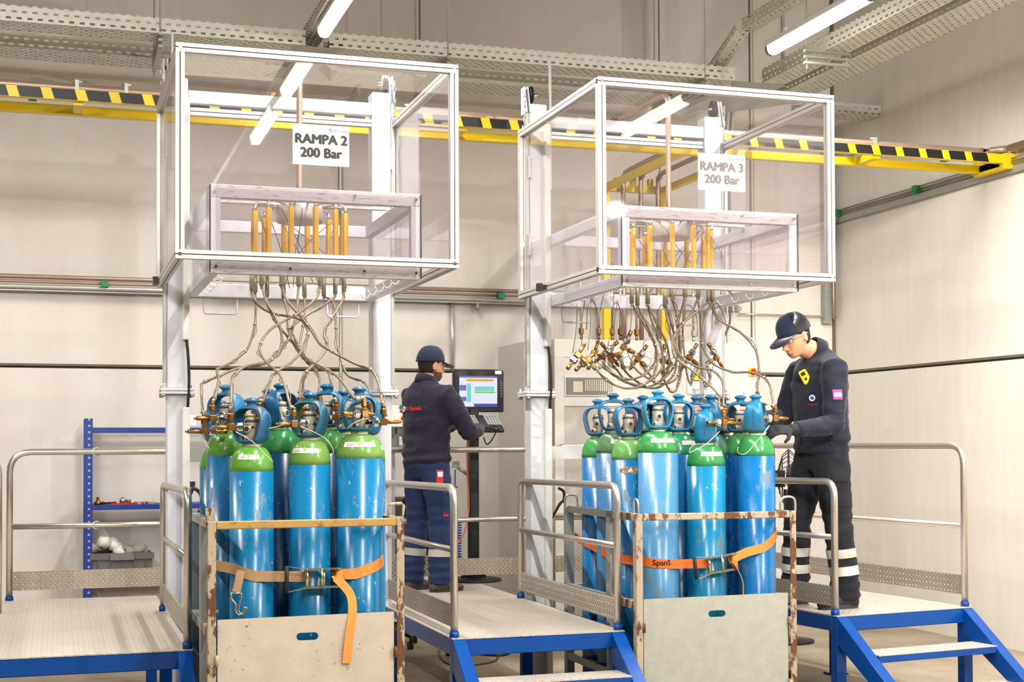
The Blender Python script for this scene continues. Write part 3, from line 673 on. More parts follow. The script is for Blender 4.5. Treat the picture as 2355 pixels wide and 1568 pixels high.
# ================================================================== filling gantries
def profile(p0, p1, w, mat=('alu', 'groove')):
    mb = MB(); p0, p1 = Vector(p0), Vector(p1); d = (p1-p0).normalized()
    a = Vector((0, 0, 1)) if abs(d.z) < .9 else Vector((0, 1, 0)); u = d.cross(a).normalized(); v = u.cross(d)
    g = w*.12
    for su in (-1, 1):
        for sv in (-1, 1):
            o = u*su*(w/4+g/4)+v*sv*(w/4+g/4); mb.bar(p0+o, p1+o, w/2-g/2, w/2-g/2, v)
    mb.mi = 1; mb.bar(p0, p1, w*.62, w*.62, v)
    return mb
def gantry(x0, tagn, first):
    """x0: outer left face of the hood"""
    xa, xb = x0+.122, x0+1.387      # column centre lines
    t = thing('filling_gantry', 'white steel filling gantry with two columns holding %s' % tagn, 'gantry', ((xa+xb)/2, 8.85, 0))
    for x, sgn in ((xa, -1), (xb, 1)):
        c = MB().box(x-.062, x+.062, 8.79, 8.91, .02, 1.93).box(x-.061, x+.061, 8.791, 8.909, 1.965, 3.86).box(x-.11, x+.11, 8.74, 8.96, 0, .02)
        cc = c.build('column', 'white_paint', t, bevel=.006)
        q = MB().box(x-.1, x+.1, 8.75, 8.95, 1.93, 1.946).box(x-.1, x+.1, 8.75, 8.95, 1.949, 1.965)
        q.build('flange', 'white_paint', cc, bevel=.003)
        for dx in (-.085, .085):
            for dy in (-.085, .085): MB().cyl((x+dx, 8.85+dy, 1.912), (x+dx, 8.85+dy, 1.985), .009, 6).cyl((x+dx, 8.85+dy, 1.915), (x+dx, 8.85+dy, 1.93), .016, 6).build('bolt', 'galv', cc)
        # pulley bracket
        px_ = x+sgn*.01; 
        for dx in (.0, .045*sgn): MB().prism([(x+sgn*.055+dx*.5, 8.78, 3.8), (x+sgn*.055+dx*.5, 8.83, 3.98), (x+sgn*.055+dx*.5, 8.9, 3.98), (x+sgn*.055+dx*.5, 8.9, 3.8)], (.007*sgn, 0, 0)).build('pulley_bracket', 'white_paint', cc)
        wx = x+sgn*.035
        MB().lathe([(.005, -.012), (.056, -.012), (.06, -.006), (.046, -.003), (.046, .003), (.06, .006), (.056, .012), (.005, .012)], (wx, 8.86, 3.93), (1, 0, 0), 22).build('pulley', 'rubber', cc)
        MB().cyl((wx-.045, 8.86, 3.93), (wx+.05, 8.86, 3.93), .012, 6).build('axle', 'chrome', cc)
        MB().box(x+sgn*.064, x+sgn*.085, 8.8, 8.84, 2.0, 3.8).build('slide_rail', 'galv', cc)
    MB().box(xa+.062, xb-.062, 8.8, 8.85, 3.71, 3.79).build('crossbeam', 'white_paint', t, bevel=.004)
    # manifold frame, cantilevered towards the viewer
    X0, X1, Y0, Y1, Z0, Z1 = xa+.065, xb-.063, 7.53, 8.79, 2.522, 2.992
    w_ = .055
    def bar(nm, p, mt='white_paint'): return MB().box(*p).build(nm, mt, t, bevel=.003)
    bar('frame_bar', (X0, X1, Y0, Y0+.05, Z1-.07, Z1), 'dirty_white'); bar('frame_bar', (X0, X1, Y0, Y0+.05, Z0, Z0+.07), 'dirty_white')
    bar('frame_bar', (X0, X0+.055, Y0-.001, Y0+.05, Z0+.07, Z1-.07)); bar('frame_bar', (X1-.055, X1, Y0-.001, Y0+.05, Z0+.07, Z1-.07))
    for x in (X0, X1-.05):
        bar('frame_bar', (x, x+.05, Y0+.05, Y1, Z1-.07, Z1)); bar('frame_bar', (x, x+.05, Y0+.05, Y1, Z0, Z0+.07))
    bar('frame_bar', (X0+.05, X1-.05, Y1-.05, Y1, Z1-.07, Z1)); bar('frame_bar', (X0+.05, X1-.05, Y1-.05, Y1, Z0, Z0+.08))
    for (p, q_) in (((X0+.03, Y0-.012, Z0+.01), (X1-.03, Y0-.006, Z1-.02)),):
        MB().box(p[0], q_[0], p[1], q_[1], p[2], q_[2]).build('splash_pane', 'acrylic2', t)
    for x in (X0-.008, X1+.002): MB().box(x, x+.006, Y0, Y1-.02, Z0+.01, Z1-.01).build('side_pane', 'acrylic2', t)
    for x in (X0-.001, X1-.002): MB().box(x-.002, x+.004, Y0-.012, Y0-.003, Z0+.005, Z1-.005).build('edge_seal', 'groove', t)
    for x, z in ((X0+.03, Z1-.035), (X1-.03, Z1-.035), (X0+.03, Z0+.035), (X1-.03, Z0+.035), ((X0+X1)/2-.15, Z0+.035), ((X0+X1)/2+.25, Z0+.035), ((X0+X1)/2+.2, Z1-.03)):
        MB().cyl((x, Y0-.02, z), (x, Y0-.012, z), .008, 8).build('screw', 'chrome', t)
    # hose hooks along both lower side bars
    for x in (X0+.062, X1-.062):
        for k in range(5):
            y = Y0+.25+k*.2; s_ = 1 if x < (X0+X1)/2 else -1
            MB().tube([(x+s_*(.025-.025*math.cos(a)), y, Z0+.03-.03*math.sin(a)) for a in [PI*i/8 for i in range(9)]], .004, 6).build('hook', 'white_paint', t)
    # hanging loops
    for x, wd in ((X0+.09, .2), (X1-.29, .2)):
        g = MB(); tubes(g, [(x, 8.77, Z0+.01), (x, 8.77, Z0-.1), (x+wd, 8.77, Z0-.1), (x+wd, 8.77, Z0+.01)], .006, .02, 8); g.build('handle_loop', 'white_paint', t)
    # ring of valve tubes
    cx, cy = (X0+X1)/2, 8.13; R = .265
    pos = []
    for k in range(12):
        a = 2*PI*(k+.35)/12; p = (cx+R*math.cos(a), cy+R*math.sin(a)); pos.append((a, p))
        MB().lathe([(.017, 2.66), (.017, 2.95)], (p[0], p[1], 0), n=6, smooth=False).build('valve_tube', 'tube_yellow', t)
        MB().cyl((p[0], p[1], 2.95), (p[0], p[1], 2.985), .011, 8).tube(cr([(p[0], p[1], 2.975), (p[0]-.03*math.cos(a), p[1]-.03*math.sin(a), 3.0), (cx+.12*math.cos(a), cy+.12*math.sin(a), 2.99)], 4), .006, 6).cyl((p[0], p[1], 2.63), (p[0], p[1], 2.66), .012, 8).build('tube_fitting', 'steel_tube', t)
    MB().lathe([(.13, 2.9), (.135, 2.91), (.135, 2.985), (.13, 2.995)], (cx, cy, 0), n=28).build('manifold_block', 'cabinet_side', t)
    MB().box(X0+.05, X1-.05, cy-.02, cy+.02, 2.995, 3.01).build('top_strap', 'dirty_white', t)
    rr = random.Random(int(x0*100))
    for k in range(9):
        a = rr.uniform(0, 6.28); p = Vector((cx+.24*math.cos(a), cy+.24*math.sin(a), 2.95)); b = Vector((cx+rr.uniform(-.3, .3), cy+rr.uniform(-.3, .2), 2.53))
        m_ = (p+b)/2+Vector((rr.uniform(-.06, .06), rr.uniform(-.05, .05), 0)); MB().tube(cr([p, m_, b], 5), .0025, 5).build('safety_wire', 'cable', t)
    # supply pipe drops into the manifold
    b = MB(); b.tube(cr([(cx, cy, 3.0), (cx, cy, 3.45), (cx, cy, 3.75), (cx, cy+.03, 3.8), (cx, cy+.1, 3.82), (cx, cy+.5, 3.83), (cx, 8.98, 3.83)], 4), .017, 12)
    b.tube([(cx, 8.98, 3.83), (cx, 8.99, 3.8), (cx+.03, 9.0, 3.785), (xb+.06, 9.0, 3.785)], .017, 10)
    s_ = b.build('supply_pipe', 'copper', t)
    MB().cyl((cx-.045, 8.96, 3.84), (cx+.045, 8.96, 3.84), .01, 8).cyl((cx-.03, 8.94, 3.83), (cx-.03, 8.99, 3.83), .02, 8).cyl((cx+.03, 8.94, 3.83), (cx+.03, 8.99, 3.83), .02, 8).build('pipe_clamp', 'old_brass', s_)
    # cable duct and black cable on the left column
    x = xa+.046
    MB().box(x-.02, x+.022, 8.74, 8.8, 2.257, 3.72).box(x-.022, x+.024, 8.738, 8.8, .1, 1.85).build('cable_duct', 'duct_white', t, bevel=.006)
    MB().tube(cr([(x+.005, 8.76, 2.26), (x+.015, 8.755, 2.15), (x+.02, 8.755, 2.0), (x+.012, 8.755, 1.84)], 4), .009, 8).build('power_cable', 'rubber', t)
    return t, cx, cy, pos, (xa, xb)
G1 = gantry(.578, 'the first acrylic hood', True)
G2 = gantry(2.899, 'the second acrylic hood', False)
tag(MB().box(3.09, 3.105, 8.77, 8.785, 3.3, 4.12).box(3.09, 3.16, 8.77, 8.785, 4.12, 4.13).build('bracket_strip', 'galv', origin=(3.09, 8.77, 3.3)), 'flat steel strip bent at its top, standing above the second hood', 'bracket')
tag(MB().box(.66, .672, 8.77, 8.785, 3.3, 4.12).box(.66, .76, 8.77, 8.785, 4.12, 4.13).build('bracket_strip', 'galv', origin=(.66, 8.77, 3.3)), 'flat steel strip bent at its top, standing above the first hood', 'bracket')
# ================================================================== acrylic hoods
def hood(x0, label, num, ink, logo_ok=True):
    x1 = x0+1.505; y0, y1, z0, z1 = 7.4, 8.86, 2.577, 3.688; p = .046; h = p/2
    t = thing('protective_hood', label, 'safety hood', ((x0+x1)/2, (y0+y1)/2, z0))
    A = lambda a, b, lab=None: profile(a, b, p).build('frame_profile', ('alu', 'groove'), t)
    for z in (z0+h, z1-h):
        A((x0, y0+h, z), (x1, y0+h, z)); A((x0+p, y1-h, z), (x1-p, y1-h, z))
        for x in (x0+h, x1-h): A((x, y0+p, z), (x, y1, z))
    for x in (x0+h, x1-h):
        for y in (y0+h, y1-h): A((x, y, z0+p), (x, y, z1-p))
    MB().box(x0+p*.9, x1-p*.9, y0+.018, y0+.024, z0+p*.9, z1-p*.9).build('front_pane', 'acrylic', t)
    for x in (x0+.02, x1-.026): MB().box(x, x+.006, y0+p, y1-p, z0+p*.9, z1-p*.9).build('side_pane', 'acrylic', t)
    for x in (x0+h, x1-h):
        for z in (z0+h, z1-h): MB().cyl((x, y0-.003, z), (x, y0+.004, z), .01, 8).build('corner_screw', 'chrome', t)
    for z in (z0+.35, z1-.25):
        MB().box(x0+.05, x0+.058, y1-.09, y1-.03, z-.07, z+.07).build('hinge', 'duct_white', t); MB().box(x1-.058, x1-.05, y1-.09, y1-.03, z-.07, z+.07).build('hinge', 'duct_white', t)
    yl = y0+(1.25 if num == 'RAMPA 2' else .95)
    MB().box(x0-.03, x0, yl-.06, yl+.06, z0+.0, z0+.03).box(x0-.03, x0+.0, yl+.02, yl+.06, z0+.03, z0+.05).build('latch', 'black', t)
    # lifting chain at each rear corner
    for x in (x0+.03, x1-.03):
        ch = MB()
        for k in range(7):
            z = z1+.03+k*.034; pts = []
            for a in range(10):
                c_, s_ = math.cos(a*PI/5), math.sin(a*PI/5)
                pts.append((x+(c_*.009 if k % 2 else 0), 8.8+(0 if k % 2 else c_*.009), z+s_*.02))
            ch.tube(pts, .0028, 5, closed=True)
        c1 = ch.build('lifting_chain', 'galv', t)
        MB().tube([(x+.017*math.cos(a), 8.8, z1+.012+.017*math.sin(a)) for a in [i*PI/6 for i in range(12)]], .005, 6, closed=True).build('eye_bolt', 'chrome', c1)
    # sign sheet
    sx0 = x0+(.603 if num == 'RAMPA 2' else .62); sz1 = 3.31 if num == 'RAMPA 2' else 3.295; yy = y0+.012
    sg = MB().box(sx0, sx0+.3, yy, yy+.003, sz1-.213, sz1).build('sign', 'paper', t, label='white sheet reading %s 200 Bar' % num)
    cx = sx0+.15
    text(num, .07, 'lettering', ink, sg, (cx, yy-.001, sz1-.078), bold=.0042)
    text('200 Bar', .07, 'lettering', ink, sg, (cx, yy-.001, sz1-.15), bold=.0042)
    text('Air Liquide', .017, 'company_mark', 'logo_red', sg, (sx0+.255, yy-.001, sz1-.024))
    MB().tube([(sx0+.2+.007*math.cos(a), yy-.001, sz1-.024+.007*math.sin(a)) for a in [i*PI/5 for i in range(-3, 7)]], .002, 5).build('company_mark', 'logo_blue', sg)
    return t
hood(.578, 'left acrylic hood in an aluminium frame, its sheet reads RAMPA 2', 'RAMPA 2', 'ink')
hood(2.899, 'right acrylic hood with a hanging padlock hasp, lettered RAMPA 3', 'RAMPA 3', 'grey_ink')
t = MB().box(3.2, 3.3, 7.98, 8.0, 2.76, 2.775).box(3.19, 3.2, 7.975, 8.005, 2.75, 2.785)
# ================================================================== gas cylinders
def cylinder(name, label, px, y, r, zg, blue, green, yaw, dist_h=.315, cap=(10, 110, 190), lever=False, lab=None, group=None, valve=True, base=.115, x=None, text_on=False):
    """cylinder standing in a crate. zg: height of the blue/green paint line; yaw: direction the cap window faces"""
    if x is None: x = U(px, 1100, y=y).x
    t = thing('gas_cylinder', label, 'gas cylinder', (x, y, base))
    o = Vector((x, y, 0)); z0 = base
    b = MB().lathe([(r*.9, z0), (r, z0+.02), (r, zg)], o, n=40); b.sm = [True]*len(b.sm)
    bo = b.build('body', 'cyl_blue', t); bo.color = (*lin(*blue), 1)
    prof = []
    H = .120; rn = .036
    for i in range(13):
        a = i/12*PI/2; prof.append((rn+(r-rn)*math.cos(a)**.9 if i < 12 else rn, zg+.012*(i > 0)+(H-.012)*math.sin(a)**1.15))
    prof.append((rn, zg+H+.02))
    so = MB().lathe(prof, o, n=40).build('shoulder', 'cyl_green', t); so.color = (*lin(*green), 1)
    zn = zg+H-.008
    MB().lathe([(.038, zn), (.042, zn+.002), (.042, zn+.022), (.038, zn+.024)], o, n=24).build('neck_ring', 'collar', t)
    zc = zn+.02
    # protective cap: broad strap bent into a loop with windows front and back
    out = []; hh = .168
    base_ = [(0, .012), (.030, .012), (.048, .016), (.058, .030), (.066, .055), (.073, .082), (.0765, .105), (.0745, .128), (.066, .147), (.050, .161), (.026, .168)]
    loop = base_+[(0, .169)]+[(-a_, b_) for a_, b_ in base_[:0:-1]]
    L3 = [Vector((a_, 0, b_)) for a_, b_ in loop]; L3 = cr([L3[-1]]+L3+[L3[0], L3[1]], 3)[3:-3]
    for q_ in L3[:-1]: out.append((q_.x, q_.z, (q_.z-.012)/.157))
    K = len(out)
    ca, sa = math.cos(yaw), math.sin(yaw); X = Matrix.Translation((x, y, zc)) @ Matrix.Rotation(yaw, 4, 'Z')
    cm = MB(); cm.X = X; R = []
    for i, (xx, zz, yy) in enumerate(out):
        a_, b_ = out[i-1], out[(i+1) % K]; tx, tz = b_[0]-a_[0], b_[1]-a_[1]; L = math.hypot(tx, tz) or 1; nx, nz = tz/L, -tx/L
        hw = .060-.018*yy+.004*math.sin(yy*PI); th = .0065
        sec = []
        for u_, v_ in ((-1, -1), (-.55, -1.0), (0, -1), (.55, -1.0), (1, -1), (1.02, 0), (1, 1), (.5, 1.35), (0, 1.5), (-.5, 1.35), (-1, 1), (-1.02, 0)):
            bulge = .010*(1-u_*u_)*(1 if v_ >= 0 else .85)
            sec.append((xx+nx*(th*v_*.5+bulge), u_*hw, zz+nz*(th*v_*.5+bulge)))
        R.append(sec)
    cm.rings(R, cap=False, closed=True)
    cm.lathe([(.03, hh-.004), (.031, hh+.004), (.024, hh+.012), (.023, hh+.026), (.03, hh+.031), (.036, hh+.036), (.034, hh+.042), (.02, hh+.05), (.001, hh+.053)], (0, 0, 0), n=24)
    cm.lathe([(.03, .0), (.052, .0), (.056, .006), (.054, .016), (.03, .018)], (0, 0, 0), n=28)
    co = cm.build('valve_cap', 'cap', t); co.color = (*[q_*m_ for q_, m_ in zip(lin(*cap), (.6, .92, .66))], 1)
    if valve:
        vm = MB(); vm.X = X
        vm.lathe([(.020, .01), (.029, .022), (.031, .05), (.030, .075), (.034, .1), (.032, .108)], (0, 0, 0), n=16).lathe([(.030, .108), (.030, .124), (.014, .131)], (0, 0, 0), n=16)
        vm.cyl((0, 0, .07), (0, -.046, .07), .017, 14).cyl((0, 0, .035), (-.026, -.034, .028), .014, 10)
        vo = vm.build('valve', 'valve', t)
        q = MB(); q.X = X; q.lathe([(.0345, .102), (.0345, .108)], (0, 0, 0), n=16).build('valve_ring', 'valve_cap', vo)
        q = MB(); q.X = X; q.cyl((0, -.046, .07), (0, -.0475, .07), .012, 12).build('valve_port', 'groove', vo)
        q = MB(); q.X = X; q.cyl((-.026, -.034, .028), (-.0265, -.0352, .0278), .009, 10).build('pressure_port', 'old_brass', vo)
        if lever:
            q = MB(); q.X = X; q.tube(cr([(.0, -.015, .13), (.03, -.01, .128), (.036, -.01, .115), (.034, -.01, .05)], 4), .005, 8).build('lever', 'red', vo)
    # label sheet wrapped on the shoulder
    if lab is not None:
        az, wd, kind = lab
        def P(a, f, e=.0012):
            # f 0..1 up the dome
            aa = f*PI/2; rr = rn+(r-rn)*math.cos(aa)**.9+e; zz = zg+.012+(H-.012)*math.sin(aa)**1.15+e*.6
            return (x+rr*math.cos(a), y+rr*math.sin(a), zz)
        n1 = 10
        def patch(a0, a1, f0, f1, e, nn=n1):
            vs = [P(a0+(a1-a0)*i/nn, f, e) for f in (f0, (f0+f1)/2, f1) for i in range(nn+1)]
            fs = [(j*(nn+1)+i, j*(nn+1)+i+1, (j+1)*(nn+1)+i+1, (j+1)*(nn+1)+i) for j in range(2) for i in range(nn)]
            return vs, fs
        L = MB(); L.add(*patch(az-wd, az+wd, .3, .46, .0016), smooth=True); lo = L.build('label', 'label', t)
        L = MB(); c = .38; vs = [P(az-wd*.12, c+.04, .0026), P(az, c-.07, .0026), P(az+wd*.12, c+.04, .0026), P(az, c+.15, .0026)]; L.add(vs, [(0, 1, 2, 3)])
        L.build('diamond', 'label_green' if kind == 'g' else 'paper', lo)
        L = MB()
        for k in range(2): L.add(*patch(az-wd*.8, az-wd*.3, .34+.05*k, .352+.05*k, .0026, 4))
        L.build('print', 'grey_ink' if kind == 'g' else 'logo_red', lo)
    return t, Vector((x, y, zc)), X
def zpx(px, py, y): return U(px, py, y=y).z
LIME = (98, 160, 24); LIME2 = (118, 160, 52); GRN = (50, 120, 46); GRN2 = (54, 142, 44)
B1 = (0, 112, 158); B2 = (0, 108, 168); B3 = (70, 140, 190); SHADE_BLUE = (0, 62, 104)  # darkest blue has the shade between the cylinders painted in
cylL = []
def C2(px, py, y, r, label, **k):
    d = dict(blue=B1, green=LIME, yaw=0); d.update(k)
    cylL.append(cylinder('gas_cylinder', label, px, y, r, zpx(px, py, y), **d)); return cylL[-1]
gl = 'gas cylinders in the left crate'
c2a = C2(578.5, 1083, 6.87, .105, 'blue and lime gas cylinder at the front left of the left crate', yaw=-.65, cap=(18, 96, 158), lab=(-1.85, .55, 'g'), group=gl)
c2b = C2(712, 1068, 6.87, .102, 'blue and lime gas cylinder in the front middle behind the strap ratchet', green=LIME2, yaw=-.6, cap=(40, 96, 138), lab=(-2.0, .75, 'g'))
c2c = C2(826.5, 1054, 6.83, .114, 'wide blue and pale lime gas cylinder at the front right of the left crate', green=LIME2, yaw=-.12, cap=(24, 100, 160), lab=(-1.75, .8, 'g'))
c2d = C2(521, 1048, 7.1, .098, 'gas cylinder half hidden behind the front left one', yaw=-.7, blue=(20, 104, 150), cap=(20, 128, 206))
c2e = C2(645, 1042, 7.13, .1, 'shade-darkened gas cylinder behind and between the first two of the left crate', yaw=.7, blue=SHADE_BLUE, green=(60, 150, 60), cap=(16, 92, 160))
c2f = C2(752, 1042, 7.12, .1, 'dark gas cylinder behind and between the middle and right ones of the left crate', yaw=-.4, blue=SHADE_BLUE, green=(80, 150, 50), cap=(14, 100, 170))
c2g = C2(841, 1060, 7.1, .1, 'gas cylinder with a white label showing right of the wide cylinder', yaw=-.5, green=LIME, cap=(20, 104, 168), lab=(-.95, .4, 'g'))
c2h = C2(505, 1078, 7.36, .1, 'gas cylinder at the far left rear of the left crate', yaw=.3, green=LIME, cap=(20, 104, 168))
c2i = C2(618, 1050, 7.4, .1, 'rear gas cylinder whose cap knob shows above the dark one, left crate', yaw=.2, blue=SHADE_BLUE, cap=(16, 92, 160))
c2j = C2(700, 1050, 7.42, .1, 'rear gas cylinder hidden in the middle of the left crate', yaw=.1, blue=SHADE_BLUE, cap=(16, 92, 160))
c2k = C2(790, 1050, 7.4, .1, 'rear gas cylinder seen through the cap of the wide one, left crate', yaw=-.3, blue=SHADE_BLUE, cap=(16, 92, 160))
# right crate
G3 = GRN
c3a = C2(1513.5, 1041, 7.3, .1125, 'wide pale blue gas cylinder at the front left of the right crate', blue=(74, 132, 172), green=GRN2, yaw=-.22, cap=(30, 140, 206), lab=(-1.62, .75, 'r'))
c3b = C2(1624, 1071, 7.3, .109, 'light blue gas cylinder in the front middle of the right crate, lowest shoulder', blue=(10, 126, 168), green=GRN2, yaw=1.05, cap=(16, 122, 190), lab=(-1.6, .7, 'r'))
c3c = C2(1739, 1048, 7.3, .108, 'bright blue gas cylinder at the front right of the right crate', blue=(0, 108, 172), green=GRN2, yaw=.95, cap=(14, 122, 198))
c3d = C2(1446, 1057, 7.5, .1, 'gas cylinder with a big rust band, left of the pale blue one', blue=(4, 100, 150), green=(104, 160, 60), yaw=-.1, cap=(34, 104, 160), lever=True)
c3e = C2(1411, 1042, 7.72, .1, 'dull grey-blue gas cylinder second from the left in the right crate', blue=(60, 108, 150), green=(84, 124, 62), yaw=-.35, cap=(24, 92, 150), lab=(-1.5, .6, 'r'))
c3f = C2(1376, 1052, 7.97, .1, 'gas cylinder at the far left rear of the right crate with a bright cap', blue=(0, 102, 160), green=(70, 150, 56), yaw=-.55, cap=(12, 118, 210))
c3g = C2(1562, 1045, 7.52, .103, 'gas cylinder directly behind the pale blue one, white and red label', blue=(4, 96, 150), green=(40, 140, 90), yaw=-.3, cap=(18, 118, 190), lab=(-1.2, .6, 'r'))
c3h = C2(1603, 1045, 7.74, .102, 'dark gas cylinder with red lever between the pale and light blue ones', blue=SHADE_BLUE, green=(50, 110, 60), yaw=-.1, cap=(14, 108, 186), lever=True)
c3i = C2(1636, 1046, 7.53, .104, 'dark gas cylinder behind the lowest front one of the right crate', blue=SHADE_BLUE, green=(70, 110, 70), yaw=1.2, cap=(24, 96, 156))
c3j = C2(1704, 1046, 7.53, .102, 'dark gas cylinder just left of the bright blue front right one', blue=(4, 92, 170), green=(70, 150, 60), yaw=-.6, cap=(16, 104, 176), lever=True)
c3k = C2(1662, 1046, 7.75, .1, 'rear gas cylinder hidden behind the brass connector, right crate', blue=SHADE_BLUE, green=(60, 110, 60), yaw=.2, cap=(10, 70, 120))
c3l = C2(1480, 1046, 7.74, .1, 'rear gas cylinder seen through the second cap row, right crate', blue=SHADE_BLUE, green=GRN, yaw=.1, cap=(18, 104, 170))
c3m = C2(1520, 1046, 7.76, .1, 'rear gas cylinder right behind the large pale cap, right crate', blue=SHADE_BLUE, green=GRN, yaw=-.6, cap=(18, 104, 170))
# rust band painted off the fourth cylinder
t_ = c3d[0]; o_ = t_.location
rb = MB(); rr = random.Random(4); zg = zpx(1446, 1057, 7.5)
for k in range(26):
    a = -2.45+k*.058; hgt = .012+.018*rr.random(); z = zg-.055+rr.uniform(-.006, .006)
    rb.add([(o_.x+.1006*math.cos(a+da), o_.y+.1006*math.sin(a+da), z+dz) for da, dz in ((-.035, -hgt*.6), (.035, -hgt), (.035, hgt*.6), (-.035, hgt*.5))], [(0, 1, 2, 3)])
rb.build('rust_band', pm('rust_patch', (150, 100, 48), .85, var=.4, vs=60, wear=(226, 216, 190), ws=50, wt=(.5, .56)), t_, label='rusty band under the shoulder')

# ================================================================== crates
def crate(name, label, x0, x1, y0, y1, ztop, zp, mats, rot=0):
    t = thing('cylinder_crate', label, 'crate', ((x0+x1)/2, (y0+y1)/2, 0)); fr, mid, pan = mats[:3]
    P = .038
    MB().box(x0, x1, y0, y1, .06, .11).box(x0, x0+.1, y0, y1, 0, .06).box(x1-.1, x1, y0, y1, 0, .06).build('floor_frame', fr, t)
    for x in (x0, x1-P): 
        q = MB().box(x, x+P, y0, y0+.006, .11, ztop).box(x if x == x0 else x+P-.006, x+.006 if x == x0 else x+P, y0+.006, y0+.05, .11, ztop); q.build('corner_post', fr, t, bevel=.002)
    for x in (x0, x1-.05):
        MB().box(x, x+.05, y1-.05, y1, .11, ztop-.01).build('rear_post', mid, t, bevel=.002)
        MB().box(x+.005, x+.045, y0+.40, y0+.46, .11, ztop-.035).build('side_post', mid, t, bevel=.002)
        for z, h_ in ((ztop-.04, .04), (.72, .045), (.3, .045)):
            MB().box(x+.006, x+.044, y0+.05, y0+.40, z, z+h_).build('side_rail', fr, t, bevel=.002)
            MB().box(x+.006, x+.044, y0+.46, y1-.05, z, z+h_).build('side_rail', mid, t, bevel=.002)
    for z in (ztop-.04, .72): MB().box(x0+.05, x1-.05, y1-.045, y1-.005, z, z+.04).build('rear_rail', mid, t, bevel=.002)
    MB().box(x0+P+.001, x1-P-.001, y0+.001, y0+.035, ztop-.038, ztop-.001).build('top_bar', mats[3] if len(mats) > 3 else fr, t, bevel=.004)
    # front drop panel with slot handle
    xa, xb, za = x0+P+.008, x1-P-.012, .13; xc = (xa+xb)/2+.0; sw, sh, zs = .052, .018, zp-.1
    pts = [(xa, za), (xb, za), (xb, zp), (xa, zp-.006)]
    hole = []
    for i in range(9): a = -PI/2+PI*i/8; hole.append((xc+sw-sh+sh*math.cos(a)+.0, zs+sh*math.sin(a)))
    for i in range(9): a = PI/2+PI*i/8; hole.append((xc-sw+sh+sh*math.cos(a), zs+sh*math.sin(a)))
    bm = bmesh.new(); ov = [bm.verts.new((p[0], y0+.012, p[1])) for p in pts]; hv = [bm.verts.new((p[0], y0+.012, p[1])) for p in hole]
    ed = [bm.edges.new((L[i], L[(i+1) % len(L)])) for L in (ov, hv) for i in range(len(L))]
    bmesh.ops.triangle_fill(bm, edges=ed, use_beauty=True)
    ex = bmesh.ops.extrude_face_region(bm, geom=bm.faces[:]); bmesh.ops.translate(bm, verts=[v for v in ex['geom'] if isinstance(v, bmesh.types.BMVert)], vec=(0, .005, 0))
    bmesh.ops.recalc_face_normals(bm, faces=bm.faces)
    q = MB(); bm.verts.index_update(); q.add([v.co[:] for v in bm.verts], [[v.index for v in f.verts] for f in bm.faces]); bm.free()
    q.build('drop_panel', pan, t)
    for x in (xa-.012, xb-.002):
        for z in (.6, .25): MB().box(x, x+.014, y0-.006, y0+.02, z, z+.05).cyl((x+.007, y0-.008, z), (x+.007, y0-.008, z+.05), .008, 8).build('hinge', 'rust_cream', t)
    return t
cr1 = crate('cylinder_crate', 'rusty cream steel crate holding the left group of cylinders', .668, 1.598, 6.66, 7.62, 1.268, .818, ('rust_cream', 'galv', 'old_panel', 'rust_yellow'))
cr2 = crate('cylinder_crate', 'rusty steel crate with a galvanised drop panel, holding the right group of cylinders', 2.985, 3.955, 7.09, 8.24, 1.24, .783, ('rust_cream', 'galv', 'galv_panel', 'rust_cream'))
# lifting eyes
def eye(cr_, pts, r=.007, lab=None): 
    MB().tube(cr(pts, 5), r, 8).build('lifting_eye', 'rust_cream' if r > .008 else 'chrome', cr_)
x, y, z = 1.568, 6.68, 1.268
g = MB(); g.tube([(x+a, y, z+b) for a, b in ((-.045, .0), (-.045, .055), (-.035, .065), (.02, .068), (.03, .058), (.028, .0), (-.045, .0))], .008, 8); g.build('lifting_eye', 'rust_cream', cr1)
MB().box(.66, .7, 6.68, 6.69, 1.25, 1.33).build('lug', 'rust_cream', cr1)
for (x, y, z, dx, dy) in ((3.0, 7.13, 1.24, 0, .03), (3.02, 8.2, 1.23, .04, 0), (3.92, 7.12, 1.24, .045, 0)):
    g = MB(); g.tube(cr([(x-dx, y-dy, z-.01), (x-dx, y-dy, z+.05), (x-dx*.6, y-dy*.6, z+.075), (x+dx*.6, y+dy*.6, z+.075), (x+dx, y+dy, z+.05), (x+dx, y+dy, z-.01)], 4), .007, 8); g.build('lifting_eye', 'steel_tube', cr2)
# sticker with barcode on galvanised upright, left crate
q = MB().box(1.548+.006, 1.592-.006, 7.055, 7.058, .88, 1.07).build('sticker', 'paper', cr1)
